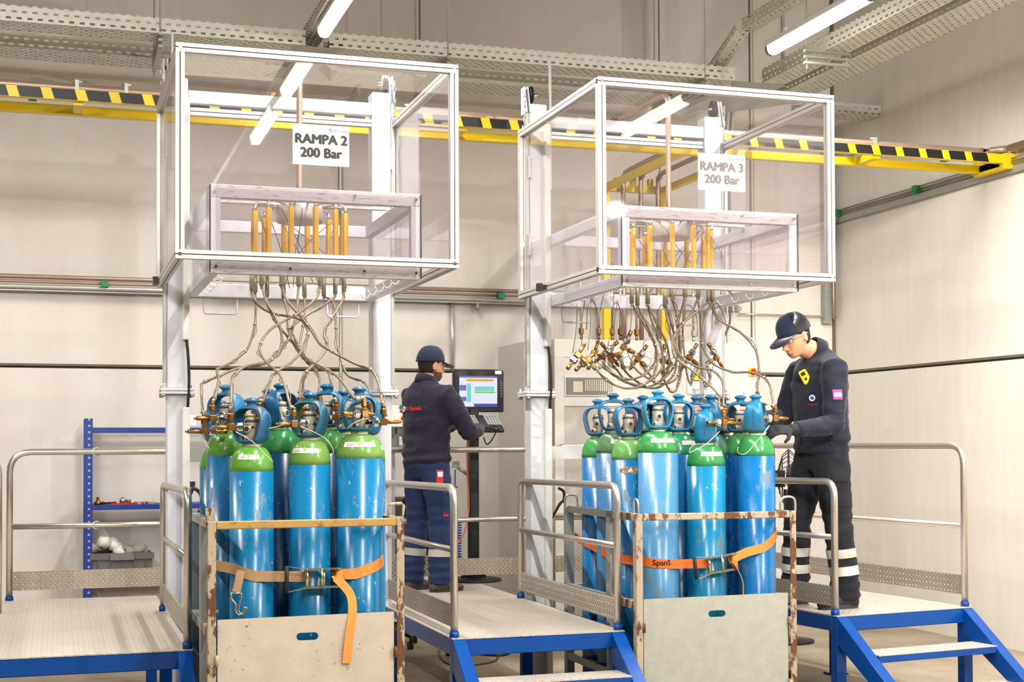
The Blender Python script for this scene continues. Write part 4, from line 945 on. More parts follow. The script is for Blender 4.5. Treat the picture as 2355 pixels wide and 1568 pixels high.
# ================================================================== ratchet straps
def catpath(cs, side=-1):
    return cs
def strap(label, pts_l, pts_r, mat_l, mat_r, rx, tail, twid, hook=None, tilt=0, name='ratchet_strap', writing=None, tail_th=None):
    t = thing(name, label, 'ratchet strap', rx)
    MB().strip(pts_l, .05, .003, wdir=(0, 0, 1)).build('webbing', mat_l, t); MB().strip(pts_r, .05, .003, wdir=(0, 0, 1)).build('webbing', mat_r, t)
    # ratchet
    X = Matrix.Translation(rx) @ Matrix.Rotation(tilt, 4, 'Y') @ Matrix.Scale(1.32, 4); g = MB(); g.X = X
    for z in (-.031, .029): g.prism([(-.045, -.024, z), (-.03, -.032, z), (.085, -.034, z), (.1, -.02, z), (.095, .004, z), (-.04, .004, z)], (0, 0, .0025))
    g.cyl((.085, -.014, -.036), (.085, -.014, .036), .009, 12).cyl((-.03, -.012, -.036), (-.03, -.012, .036), .007, 10).cyl((.03, -.018, -.03), (.03, -.018, .03), .006, 8)
    g.build('ratchet_frame', 'zinc', t)
    g = MB(); g.X = X
    for z, s_ in ((-.035, -1), (.034, 1)): g.prism([(-.045, -.036, z), (.09, -.038, z), (.09, -.03, z), (-.045, -.028, z)], (0, 0, .003)); g.prism([(-.04, -.036, z), (-.04, -.028, z), (-.11, -.034, z+s_*.012), (-.11, -.044, z+s_*.012)], (0, 0, .003))
    g.cyl((.02, -.034, -.034), (.02, -.034, .036), .004, 8)
    g.build('ratchet_handle', 'zinc', t)
    g = MB(); g.X = X; g.cyl((-.108, -.039, -.046), (-.108, -.039, .048), .008, 10).build('grip', 'rubber', t)
    g = MB(); g.X = X; g.cyl((.085, -.015, -.028), (.085, -.015, .028), .014, 14).build('webbing_roll', mat_r, t)
    TX = [X @ (Vector(p)/1.32) if i < 2 else Matrix.Translation(rx) @ Vector((p[0]+.025, p[1], p[2])) for i, p in enumerate(tail)]
    MB().strip(cr(TX, 5), twid, .003, wdir=(1, 0, 0) if tail_th is None else tail_th).build('tail', mat_r, t)
    return t
# left: passes over the three front cylinders
f1, f2, f3 = c2a[1], c2b[1], c2c[1]
zs = .985
def arc(c, r, a0, a1, z0, z1, n=6): return [(c.x+r*math.cos(a0+(a1-a0)*i/n), c.y+r*math.sin(a0+(a1-a0)*i/n), z0+(z1-z0)*i/n) for i in range(n+1)]
s1 = strap('orange ratchet strap round the left group, with a dirty left half and a hanging hook',
    [(.715, 7.0, 1.06), (.72, 6.9, 1.05), (.745, 6.86, 1.045)]+arc(f1, .108, -2.6, -1.55, 1.035, 1.0)+[(f2.x-.06, f2.y-.107, .992), (f2.x-.01, f2.y-.106, .99)],
    [(f2.x+.09, f2.y-.108, .985), (f2.x+.13, f3.y-.1, 1.0)]+arc(f3, .117, -1.95, -.35, 1.0, 1.06), 'strap_dirty', 'strap_orange',
    Vector((f2.x+.005, f2.y-.115, .985)), [(.085, -.03, .0), (.1, -.04, -.005), (.135, -.06, -.08), (.14, -.085, -.17), (.122, -.095, -.28), (.11, -.095, -.40)], .042)
g = MB(); hx, hy = f1.x-.075, f1.y-.1
g.strip([(hx+.01, hy-.012, 1.03), (hx+.0, hy-.02, .98), (hx-.012, hy-.022, .93)], .038, .004, wdir=(1, 0, 0)); g.build('hook_webbing', 'strap_dirty', s1)
g = MB()
for s_ in (-1, 1): g.tube(cr([(hx-.012+s_*.024, hy-.022, .925), (hx-.012+s_*.022, hy-.024, .9), (hx-.006+s_*.008, hy-.026, .872), (hx-.008+s_*.007, hy-.026, .84), (hx+.012+s_*.007, hy-.03, .822), (hx+.03+s_*.004, hy-.03, .845), (hx+.03+s_*.004, hy-.03, .86)], 4), .0042, 8)
g.cyl((hx-.038, hy-.022, .925), (hx+.014, hy-.022, .925), .0042, 8); g.build('claw_hook', 'hook_metal', s1)
# right
h1, h2, h3 = c3a[1], c3b[1], c3c[1]
g3d = c3d[1]; g3e = c3e[1]; g3f = c3f[1]
s2 = strap('deep orange ratchet strap round the right group with printed letters',
    [(3.035, 8.18, 1.05)]+arc(g3f, .103, -2.9, -2.5, 1.03, 1.02, 2)+arc(g3e, .103, -2.7, -2.5, 1.0, .99, 2)+arc(g3d, .103, -2.9, -2.4, .975, .97, 3)+arc(h1, .1155, -2.6, -1.45, .965, .955)+[(h2.x-.12, h2.y-.112, .953), (h2.x-.05, h2.y-.113, .95)],
    [(h2.x+.08, h2.y-.113, .965), (h3.x-.12, h3.y-.118, 1.01)]+arc(h3, .112, -1.7, -.5, 1.03, 1.12), 'strap_deep', 'strap_orange',
    Vector((h2.x-.01, h2.y-.122, .95)), [(.085, -.03, .0), (.1, -.045, -.02), (.118, -.05, -.09), (.12, -.055, -.17), (.118, -.055, -.24)], .04, tilt=-.12, tail_th=(.35, 1, 0))
a0 = -2.0
w_ = 0
sp = 'SpanSet'
bvh = None
tx = text('SpanSet', .042, 'printed_letters', 'ink', s2, (h1.x-.012, h1.y-.1175, .962), (1, -.0, -.02), (0, 0, 1), ext=.0003, bold=.001)
for v in tx.data.vertices:
    gx = v.co.x+org[s2.name].x-h1.x; v.co.y = h1.y-math.sqrt(max(.1185**2-gx*gx, 0))-org[s2.name].y-(v.co.y-0)*0
# cable-tie mesh sleeve & dark pry bar leaning between cylinders on the right crate
tag(MB().cyl((3.13, 7.62, .98), (3.11, 7.5, 1.32), .009, 8).build('pry_bar', 'groove', origin=(3.13, 7.6, .98)), 'thin dark bar leaning against the cylinders inside the right crate', 'bar')
# ================================================================== filling hoses
def connector(t, p, yaw, upd=(0, 0, 1), s=1.0, tip=.05):
    """brass filling connector: p is the cube centre, yaw the direction towards the cylinder valve; returns top of its nut"""
    p = Vector(p); d = Vector((math.cos(yaw), math.sin(yaw), 0)) if not isinstance(yaw, Vector) else yaw.normalized()
    u = (Vector(upd)-d*Vector(upd).dot(d)).normalized(); w_ = d.cross(u)
    m = MB(); m.X = Matrix.Translation(p) @ Matrix((d, w_, u)).transposed().to_4x4()
    h = .016*s
    m.box(-h, h, -h, h, -h*1.05, h*1.05)
    m.cyl((-h, 0, 0), (-.03*s-tip, 0, 0), .0105*s, 12).cyl((-.03*s-tip, 0, 0), (-.042*s-tip, 0, 0), .0065*s, 8)
    m.cyl((h, 0, 0), (.11*s, 0, 0), .0095*s, 12).cyl((.075*s, 0, 0), (.11*s, 0, 0), .0125*s, 12)
    m.cyl((0, 0, h), (0, 0, .034*s), .008*s, 10)
    m.lathe([(.0135*s, .034*s), (.0165*s, .038*s), (.0165*s, .062*s), (.0135*s, .066*s), (.0135*s, .08*s)], n=6, smooth=False)
    m.build('brass_connector', 'brass', t, bevel=.0015)
    k = MB(); k.X = m.X; n = 20
    k.rings([[Vector((x_, (.023*s+.0016*(i % 2))*math.cos(2*PI*i/n), (.023*s+.0016*(i % 2))*math.sin(2*PI*i/n))) for i in range(n)] for x_ in (.03*s, .052*s)], smooth=False)
    k.cyl((.024*s, 0, 0), (.06*s, 0, 0), .017*s, 14); k.build('hand_wheel', 'chrome', t)
    return m.X @ Vector((0, 0, .08*s)), u
def hose(label, px_pts, y0, y1, con_px=None, yaw=0, upd=(0, 0, 1), r=.0068, sl=.12, group=None, top=None, s=1.0, end_pt=None, wire=True, tip=.05, ytop_len=.13, bulge=0):
    """px_pts: points of the photograph from the manifold down to the connector; depth goes from y0 to y1"""
    n = len(px_pts); P = []
    for i, q in enumerate(px_pts):
        f = i/(n-1); y = y0+(y1-y0)*f+bulge*math.sin(PI*f) if len(q) == 2 else q[2]; P.append(U(q[0], q[1], y=y))
    t = thing('filling_hose', label, 'filling hose', P[0], group)
    # upper ferrule sleeve
    a = Vector((P[0].x, P[0].y, 2.64)); MB().cyl(a, P[0], .0135, 12).build('upper_sleeve', 'sleeve', t)
    MB().cyl(P[0]+Vector((0, 0, .01)), P[0]-Vector((0, 0, .018)), .008, 8).build('ferrule', 'steel_tube', t)
    con = U(con_px[0], con_px[1], y=y1) if con_px is not None else P[-1]
    topn, u = connector(t, con, yaw, upd, s, tip)
    # lower sleeve between last hose point and nut
    L = P[-1]
    MB().cyl(topn, topn+(L-topn).normalized()*.022, .009, 10).build('ferrule', 'steel_tube', t)
    b0 = topn+(L-topn).normalized()*.022
    MB().cyl(b0, L, .0115*s, 12).build('lower_sleeve', 'sleeve', t)
    C = cr(P, 7); MB().tube(C, r, 9).build('hose', 'hose', t)
    if wire:
        rr = random.Random(int(P[0].x*1000)+n)
        W = []
        for i in range(0, len(C), 3): W.append(C[i]+Vector((rr.uniform(-.016, .016), rr.uniform(-.012, .012), rr.uniform(-.008, .008))))
        W.append(con+Vector((.0, -.01, .02)))
        MB().tube(cr(W, 3), .0024, 5).build('safety_cable', 'cable', t)
        for i in range(len(C)//4, len(C)-6, max(5, len(C)//4)):
            d = (C[i+1]-C[i]).normalized(); MB().cyl(C[i]-d*.006, C[i]+d*.006, r+.0035, 8).build('tie', 'steel_tube', t)
    return t, con
yc = 8.13
F, Bk = 7.92, 8.34    # front and back of the valve ring
HL = {}
def H2(label, pts, y0, y1, con, yaw, **k): return hose('left ramp hose '+label, pts, y0, y1, con, yaw, **k)
HL['x%d' % len(HL)] = H2('ending at the leftmost connector', [(686.6, 657), (681, 724), (667, 772), (651, 797), (609, 834), (544, 848), (505, 864), (468, 879), (463, 893), (466, 948)], F, 7.0, (470, 992), 0.0)
HL['x%d' % len(HL)] = H2('ending at the connector above the leftmost one', [(587, 672), (588, 720), (586, 747), (578, 780), (564, 808), (527, 836), (500, 850), (503, 870), (495, 915)], Bk, 7.0, (487, 962), .3, upd=(.2, 0, 1))
HL['x%d' % len(HL)] = H2('ending on the front left cylinder', [(601.5, 657), (614, 696), (637, 738), (648, 775), (640, 812), (609, 834), (566, 842), (541, 862), (533, 880), (531, 930)], F, 6.84, (531, 982), .1)
HL['x%d' % len(HL)] = H2('ending behind the front left cylinder', [(579, 668), (589, 696), (623, 719), (687, 733), (707, 758), (704, 780), (684, 820), (634, 856), (624, 870), (605, 924)], 8.05, 7.1, (596, 956), .2, upd=(.35, 0, 1))
HL['x%d' % len(HL)] = H2('ending on the front middle cylinder', [(736, 657), (729, 682), (693, 716), (637, 747), (609, 772), (597, 803), (611, 831), (639, 856), (653, 881), (668, 935)], F, 6.84, (676, 975), .15, upd=(-.25, 0, 1))
HL['x%d' % len(HL)] = H2('ending behind the front middle cylinder, left', [(791, 671), (788, 690), (768, 724), (749, 752), (746, 775), (754, 797), (729, 831), (701, 859), (692, 885), (689, 920)], 8.1, 7.3, (689, 950), .4)
HL['x%d' % len(HL)] = H2('ending behind the front middle cylinder, right', [(771, 676), (763, 690), (707, 724), (673, 752), (679, 780), (695, 808), (721, 842), (707, 852), (698, 876), (695, 915)], Bk, 7.35, (693, 955), .4)
HL['x%d' % len(HL)] = H2('coming straight down the middle', [(700, 682), (701, 724), (695, 760), (690, 797), (704, 831), (726, 850), (735, 873), (735, 905)], Bk, 7.3, (735, 940), .2)
HL['x%d' % len(HL)] = H2('ending between the middle and right caps', [(652, 682), (661, 720), (667, 770), (690, 814), (730, 845), (752, 852), (759, 868), (771, 920)], Bk, 7.05, (774, 960), 2.9, upd=(-.15, 0, 1))
HL['x%d' % len(HL)] = H2('crossing down into the right front cap', [(614, 682), (616, 705), (639, 747), (684, 797), (707, 825), (749, 848), (780, 870), (817, 918)], Bk, 6.74, (838, 952), 3.3, upd=(-.55, 0, 1), tip=.01)
HL['x%d' % len(HL)] = H2('ending behind the right front cap', [(744.7, 681), (768, 700), (774, 775), (783, 820), (799, 862), (833, 876), (848, 893), (853, 920)], Bk, 7.2, (850, 955), 3.0)
HL['x%d' % len(HL)] = H2('ending at the rightmost connector', [(648, 657), (660, 690), (707, 747), (735, 789), (763, 808), (816, 836), (853, 850), (870, 881), (880, 928)], F, 6.85, (882, 970), 3.14)
# thin whip cables between connectors
def wire(par, pts, y, mat='steel_tube', r=.0026):
    P = [U(a, b, y=y) for a, b in pts]; MB().tube(cr(P, 6), r, 6).build('whip_cable', mat, par[0])
# ---- right ramp
def H3(label, pts, y0, y1, con, yaw, **k): return hose('right ramp hose '+label, pts, y0, y1, con, yaw, **k)
V = Vector
H3('its connector being the lowest left of the hanging bunch', [(1453, 698), (1478, 740), (1505, 790), (1507, 830), (1480, 862), (1440, 872), (1405, 856), (1383, 842)], F, 7.95, (1352, 826), V((-.62, -.1, -.5)), upd=(.8, 0, -.5))
H3('its connector hanging at the far left tip of the bunch', [(1466, 703), (1490, 750), (1512, 810), (1500, 868), (1450, 893), (1400, 878), (1368, 846), (1352, 838)], F, 7.9, (1328, 816), V((-.6, -.1, -.75)), upd=(.75, 0, -.4))
H3('its connector third from the left in the bunch', [(1490, 698), (1500, 740), (1522, 800), (1520, 850), (1478, 884), (1430, 874), (1400, 850), (1388, 838)], 8.0, 8.05, (1366, 812), V((-.4, -.1, -.9)), upd=(.9, 0, -.3))
H3('its connector fourth from the left in the bunch', [(1489, 700), (1512, 745), (1538, 810), (1530, 866), (1488, 890), (1445, 880), (1420, 852), (1412, 842)], Bk, 8.2, (1392, 812), V((.55, -.1, .5)), upd=(.75, 0, -.6))
H3('its connector in the middle of the bunch with a bright ring', [(1529, 706), (1540, 760), (1556, 820), (1545, 868), (1500, 893), (1455, 870), (1432, 846)], Bk, 8.0, (1405, 818), V((-.5, -.2, .5)), upd=(.75, 0, -.6))
H3('its connector topmost of the bunch', [(1544, 683), (1560, 740), (1566, 810), (1556, 868), (1520, 882), (1478, 862), (1452, 838)], F, 7.95, (1434, 798), V((.35, -.1, .75)), upd=(.7, 0, -.8))
H3('its connector rightmost of the bunch near the gauge', [(1575, 683), (1560, 745), (1562, 800), (1545, 850), (1510, 880), (1495, 862), (1482, 848)], F, 8.1, (1466, 825), V((.6, .1, .75)), upd=(.5, 0, -.8))
H3('hanging with its connector pointing up in front of the gauges', [(1532, 700), (1548, 760), (1568, 830), (1560, 885), (1546, 902), (1530, 880), (1524, 860)], Bk, 8.3, (1525, 830), V((.15, .1, 1)), upd=(.1, 0, -1))
H3('hanging in front of the anoxia notice', [(1576, 686), (1570, 760), (1576, 830), (1583, 872), (1590, 884), (1590, 866)], Bk, 8.3, (1585, 822), V((.55, .1, .8)), upd=(.15, 0, -1))
H3('hanging with its connector above the yellow triangle', [(1606, 690), (1612, 760), (1614, 840), (1620, 882), (1628, 886), (1634, 868)], Bk, 8.3, (1648, 822), V((-.5, .1, .85)), upd=(-.4, 0, -1))
HR = [H3('looping left, then down to the lowest cylinder', [(1629, 693), (1605, 715), (1570, 745), (1548, 780), (1552, 820), (1590, 850), (1620, 875), (1650, 905), (1655, 940)], F, 7.2, (1664, 972), 3.3, upd=(-.1, 0, 1))]
H3('ending behind the lowest front cylinder connector', [(1606, 683), (1590, 720), (1562, 755), (1560, 810), (1600, 842), (1640, 852), (1662, 880), (1664, 932)], 8.0, 7.5, (1668, 965), 3.3)
HR.append(H3('bending low to the right to the bright blue cylinder', [(1639, 693), (1620, 740), (1615, 790), (1640, 835), (1685, 855), (1725, 856), (1757, 868), (1772, 890), (1779, 932)], F, 7.25, (1782, 962), 3.2))
H3('swinging far right towards the worker', [(1634, 690), (1650, 732), (1700, 762), (1735, 800), (1745, 840), (1743, 880), (1741, 905)], 8.0, 7.9, (1742, 930), 3.0, tip=.02)
wire(HL["x2"], [(541, 992), (580, 1015), (610, 1045), (628, 1062)], 6.70)
wire(HL["x4"], [(690, 980), (725, 995), (750, 1010), (766, 1035), (762, 1052)], 6.70)
wire(HL["x4"], [(660, 972), (640, 980), (617, 985)], 6.78)
wire(HL["x0"], [(467, 998), (468, 1012), (484, 1035)], 6.85, r=.0018)
wire(HL["x9"], [(858, 957), (868, 962), (875, 972)], 6.7)
wire(HL["x9"], [(838, 962), (815, 972), (798, 985)], 6.68)
wire(HR[0], [(1655, 992), (1625, 1020), (1600, 1034), (1585, 1040), (1592, 1025), (1610, 1020)], 7.13)
wire(HR[1], [(1770, 978), (1745, 1010), (1715, 1043), (1697, 1040), (1697, 1028)], 7.12)
# thin suspension wires holding up the bunch
for k, (a, b) in enumerate((((1326, 697), (1317, 812)), ((1345, 690), (1338, 800)), ((1358, 680), (1352, 805)), ((1388, 678), (1370, 800)), ((1412, 672), (1398, 796)), ((1420, 690), (1412, 800)), ((1452, 700), (1445, 780)), ((1486, 780), (1480, 800)))):
    p, q = U(a[0], a[1], y=7.9+.05*k), U(b[0], b[1], y=7.95); o = MB().tube(cr([p, (p+q)/2+Vector((.01*(-1)**k, 0, 0)), q], 4), .0025, 5).build('suspension_wire', 'cable', origin=p)
    tag(o, 'thin wire holding up the connector bunch, %s from the left' % ('first', 'second', 'third', 'fourth', 'fifth', 'sixth', 'seventh', 'last')[k], 'wire')
for k, (a, b, c) in enumerate((((1352, 705), (1362, 690), (1372, 712)), ((1408, 712), (1418, 695), (1428, 720)), ((1512, 720), (1526, 700), (1540, 735)), ((1573, 712), (1586, 702), (1602, 730)), ((1640, 705), (1652, 700), (1670, 745)))):
    P = [U(*a, y=8.0), U(*b, y=8.02), U(*c, y=8.05)]; P.append(P[-1]-Vector((-.005, 0, .12)))
    P.insert(0, P[0]-Vector((.01, 0, .14)))
    tag(MB().tube(cr(P, 5), .0028, 6).build('safety_loop', 'cable', origin=P[0]), 'thin cable loop hung over the hooks under the right manifold, %s from the left' % ('first', 'second', 'third', 'fourth', 'fifth')[k], 'cable')
# ================================================================== white control cabinet with gauges
t = thing('control_cabinet', 'large white control cabinet with gauges and a window, behind the right cylinders', 'cabinet', (4.5, 10.9, 0))
x0, x1, y0, y1 = 3.77, 5.19, 10.6, 11.3
MB().box(x0, x1, y0+.02, y1, .06, 2.455).build('cabinet_body', 'cabinet_side', t, bevel=.004)
f = MB(); f.box(x0, x1, y0, y0+.019, 2.31, 2.455).box(x0, x0+.08, y0, y0+.019, .06, 2.31).box(x1-.02, x1, y0, y0+.019, .06, 2.31).box(x0+.08, x1-.02, y0, y0+.019, 1.92, 1.99)
f.build('front_frame', 'cabinet', t, bevel=.003)
MB().box(x0+.08, x1-.02, y0+.004, y0+.018, 1.99, 2.31).build('gauge_panel', 'cabinet', t)
MB().box(x0+.08, x1-.02, y0+.008, y0+.018, .2, 1.92).build('door', 'cabinet_side', t)
a, b = U(1301, 868, y=y0), U(1397, 908, y=y0)
w_ = MB().box(a.x-.01, b.x+.01, y0-.006, y0+.003, b.z-.01, a.z+.01).build('window_frame', 'cabinet', t)
MB().box(a.x, b.x, y0-.009, y0-.0065, b.z, a.z).build('window_glass', 'grey_box', w_)
q = MB(); q.box(a.x+.06, a.x+.14, y0-.012, y0-.0095, b.z+.02, a.z-.03)
for k in range(14): q.box(a.x+.16+k*.018, a.x+.17+k*.018, y0-.012, y0-.0095, b.z+.03, a.z-.015)
q.build('terminal_row', 'valve', w_)
for k, px in enumerate((1410, 1440, 1483, 1553, 1600)):
    c = U(px, 832, y=y0)
    g = MB().lathe([(.001, 0), (.04, 0), (.042, .008), (.045, .012), (.045, .02), (.001, .02)], (c.x, y0-.02, c.z), (0, 1, 0), 24).build('gauge_rim', 'steel_tube', t)
    MB().cyl((c.x, y0-.022, c.z), (c.x, y0-.0205, c.z), .036, 24).build('dial', 'paper', g)
    n = MB().bar((c.x-.005, y0-.024, c.z-.005), (c.x+.018*math.cos(k+2.2), y0-.024, c.z+.018*math.sin(k+2.2)), .003, .002)
    for j in range(9):
        aa = math.radians(-40+j*32.5); n.bar((c.x+.027*math.cos(aa), y0-.0235, c.z+.027*math.sin(aa)), (c.x+.032*math.cos(aa), y0-.0235, c.z+.032*math.sin(aa)), .002, .001)
    n.build('dial_marks', 'ink', g)
# bulkhead couplings on top
for k, (px, m) in enumerate(((1337, 'brass'), (1377, 'old_brass'), (1408, 'brass'), (1427, 'old_brass'), (1464, 'brass'), (1595, 'galv'))):
    x = U(px, 770, y=10.75).x
    b = MB().cyl((x, 10.75, 2.455), (x, 10.75, 2.51), .012, 10).lathe([(.02, 2.51), (.023, 2.515), (.023, 2.555), (.02, 2.56)], (x, 10.75, 0), n=6, smooth=False); b.build('coupling', m, t)
    MB().cyl((x, 10.75, 2.56), (x, 10.75, 3.1), .011, 8).build('riser_tube', 'steel_tube', t)
# warning notice
a, b = U(1580, 798, y=y0-.004), U(1629, 906, y=y0-.004); xm = (a.x+b.x)/2
n = MB().box(a.x, b.x, y0-.006, y0-.002, b.z, a.z).build('warning_notice', 'paper', t, label='white notice with a yellow triangle')
c = U(1607, 862, y=y0-.006)
MB().prism([(c.x-.065, y0-.010, c.z-.05), (c.x+.065, y0-.010, c.z-.05), (c.x, y0-.010, c.z+.065)], (0, .002, 0)).build('triangle_border', 'ink', n)
MB().prism([(c.x-.054, y0-.012, c.z-.044), (c.x+.054, y0-.012, c.z-.044), (c.x, y0-.012, c.z+.052)], (0, .0015, 0)).build('triangle', 'yellow_plastic', n)
MB().cyl((c.x, y0-.0135, c.z-.025), (c.x, y0-.012, c.z-.025), .006, 10).box(c.x-.005, c.x+.005, y0-.0135, y0-.012, c.z-.012, c.z+.025).build('hazard_symbol', 'ink', n)
text('Anoxia', .04, 'lettering', 'grey_ink', n, (xm-.0, y0-.0075, b.z+.035))
text('OXI', .026, 'lettering', 'grey_ink', n, (xm+.02, y0-.0075, a.z-.05))
# white side cabinet / open door to the left of it
tag(MB().box(3.52, 3.55, 10.62, 11.3, .1, 2.43).box(3.55, 3.76, 11.27, 11.3, .1, 2.42).build('cabinet_door', 'cabinet_side', origin=(3.6, 10.9, .1)), 'tall open white cabinet door behind the left column of the right gantry', 'door')
# electrical cabinet with the main switch
t = thing('electrical_cabinet', 'plain cream electrical cabinet with a red and yellow main switch', 'cabinet', (5.37, 10.8, 0))
MB().box(5.2, 5.555, 10.6, 11.0, .0, 2.462).build('cabinet_body', 'cabinet', t, bevel=.006)
c = U(1731, 855, y=10.59)
sw = MB().box(c.x-.035, c.x+.035, 10.585, 10.6, c.z-.035, c.z+.035).build('switch_plate', 'yellow_plastic', t)
MB().cyl((c.x, 10.57, c.z), (c.x, 10.585, c.z), .026, 20).box(c.x-.008, c.x+.008, 10.555, 10.572, c.z-.026, c.z+.026).build('switch_knob', 'red', sw)
text('MAIN SWITCH' if False else '', .01, 'x', 'ink', t, (0, 0, 0)) if False else None
c = U(1713, 900, y=10.59); MB().cyl((c.x, 10.585, c.z), (c.x, 10.6, c.z), .014, 16).build('round_button', 'paper', t)
for px in (1678, 1724):
    c = U(px, 775, y=10.8); MB().tube([(c.x+.024*math.cos(a), 10.8, 2.49+.024*math.sin(a)) for a in [i*PI/6 for i in range(12)]], .006, 8, closed=True).build('lifting_eye', 'duct_white', t)
# ================================================================== monitor on its stand
t = thing('computer_terminal', 'black industrial monitor with keypad on a pole, in front of the worker', 'computer terminal', (2.98, 10.2, .6))
mx0, mx1, mz0, mz1, my = U(1043, 857, y=10.15).x, U(1159, 850, y=10.15).x, U(1100, 951, y=10.15).z, U(1100, 852, y=10.15).z, 10.15
mz0 = 1.86; mz1 = 2.175
b = MB().box(mx0, mx1, my, my+.05, mz0, mz1).box(mx0+.04, mx1-.04, my+.05, my+.1, mz0+.04, mz1-.04).build('monitor_housing', 'bezel', t, bevel=.008)
sx0, sx1, sz0, sz1 = mx0+.045, mx1-.055, mz0+.04, mz1-.045
s_ = MB().box(sx0, sx1, my-.003, my+.001, sz0, sz1).build('screen', 'scr_white', t)
W, H_ = sx1-sx0, sz1-sz0
def ui(a, b, c, d, m, n): MB().box(sx0+W*a, sx0+W*b, my-.005, my-.0032, sz0+H_*c, sz0+H_*d).build(n, m, s_)
ui(0, 1, .94, 1, 'scr_lav', 'menu_bar'); ui(0, .18, .52, .7, 'scr_lav', 'side_menu'); ui(0, .18, .18, .32, 'scr_lav', 'side_menu'); ui(.18, .9, .82, .9, 'scr_orange', 'title_bar'); ui(.4, .92, .5, .66, 'scr_cyan', 'table'); ui(.4, .95, .44, .49, 'scr_green', 'highlight_row'); ui(.38, 1, 0, .1, 'scr_blue', 'status_bar')
ui(.2, .3, .15, .75, 'scr_cyan', 'list_column')
for k in range(6): MB().cyl((mx1-.022, my-.004, mz0+.12+k*.02), (mx1-.022, my, mz0+.12+k*.02), .005, 8).build('front_button', 'key', t)
MB().box(mx1-.07, mx1-.02, my-.002, my, mz1-.03, mz1-.005).build('sticker', 'paper', t)
# keypad shelf
k_ = MB(); k_.X = Matrix.Translation((2.99, 10.14, 1.845)) @ Matrix.Rotation(math.radians(28), 4, 'X')
k_.box(-.15, .15, -.24, 0, -.035, -.006); kb = k_.build('keyboard', 'bezel', t, bevel=.006)
kk = MB(); kk.X = k_.X; k2 = MB(); k2.X = k_.X
for r_ in range(6):
    for c_ in range(6): k2.box(-.14+c_*.02, -.125+c_*.02, -.04-r_*.03, -.02-r_*.03, -.006, .001)
    for c_ in range(5): kk.box(.04+c_*.022, .057+c_*.022, -.04-r_*.026, -.021-r_*.026, -.006, .002)
kk.build('number_keys', 'key', kb); k2.build('letter_keys', 'key', kb)
MB().box(2.86, 3.1, 9.93, 10.14, 1.735, 1.745).build('tray_shelf', 'galv', t)
MB().box(2.937, 3.005, 10.14, 10.22, .62, 1.9).build('pole', 'black', t, bevel=.004)
MB().lathe([(.0, .6), (.2, .6), (.205, .608), (.19, .622), (.0, .626)], (2.98, 10.18, 0), n=36).build('base', 'black', t)
for dx in (-1, 1): MB().prism([(2.971+dx*.034, 10.175, .626), (2.971+dx*.1, 10.175, .626), (2.971+dx*.034, 10.175, .78)], (0, .01, 0)).build('gusset', 'black', t)
c = [U(1140, 958, y=10.18), U(1128, 990, y=10.18), U(1142, 985, y=10.18), U(1134, 965, y=10.2), U(1146, 975, y=10.18), U(1135, 1005, y=10.18), U(1120, 1022, y=10.18), U(1112, 1005, y=10.2)]
MB().tube(cr(c, 5), .005, 6).build('data_cable', 'rubber', t)
p = [U(1077, 985, y=10.1), U(1074, 1040, y=10.1), U(1075, 1100, y=10.1), U(1078, 1170, y=10.1), U(1068, 1225, y=10.05), U(1050, 1250, y=10.02), U(1030, 1262, y=10.0)]
tag(MB().tube(cr(p, 5), .0055, 7).build('air_line', 'orange_cable', origin=p[0]), 'orange line hanging below the keypad shelf', 'cable')
# blue coiled air hoses
def coil(label, px, py0, py1, y, r=.018, turns=16):
    a, b = U(px, py0, y=y), U(px, py1, y=y); P = []
    n = turns*9
    for i in range(n+1):
        f = i/n; q = a.lerp(b, f); an = f*turns*2*PI; P.append(q+Vector((r*math.cos(an), r*math.sin(an), 0)))
    tag(MB().tube(P, .0042, 6).build('coiled_hose', 'blue_coil', origin=b), label, 'hose')
coil('blue coiled air hose left of the monitor pole', 1056, 1195, 1292, 10.3); coil('blue coiled air hose right beside the monitor pole', 1085, 1160, 1292, 10.4, .014)
t = thing('air_gun_holder', 'grey air blow gun hanging behind the worker at the monitor', 'tool', U(1050, 1080, y=10.25))
a = U(1047, 1070, y=10.25); b = U(1085, 1098, y=10.25)
MB().cyl(a, b, .014, 10).box(a.x-.02, a.x+.03, a.y-.02, a.y+.02, a.z-.02, a.z+.03).build('gun_body', 'galv', t)
MB().tube(cr([U(1047, 1080, y=10.25), U(1046, 1130, y=10.25), U(1046, 1165, y=10.25), U(1053, 1200, y=10.3)], 4), .006, 7).build('inlet_hose', 'blue_coil', t)
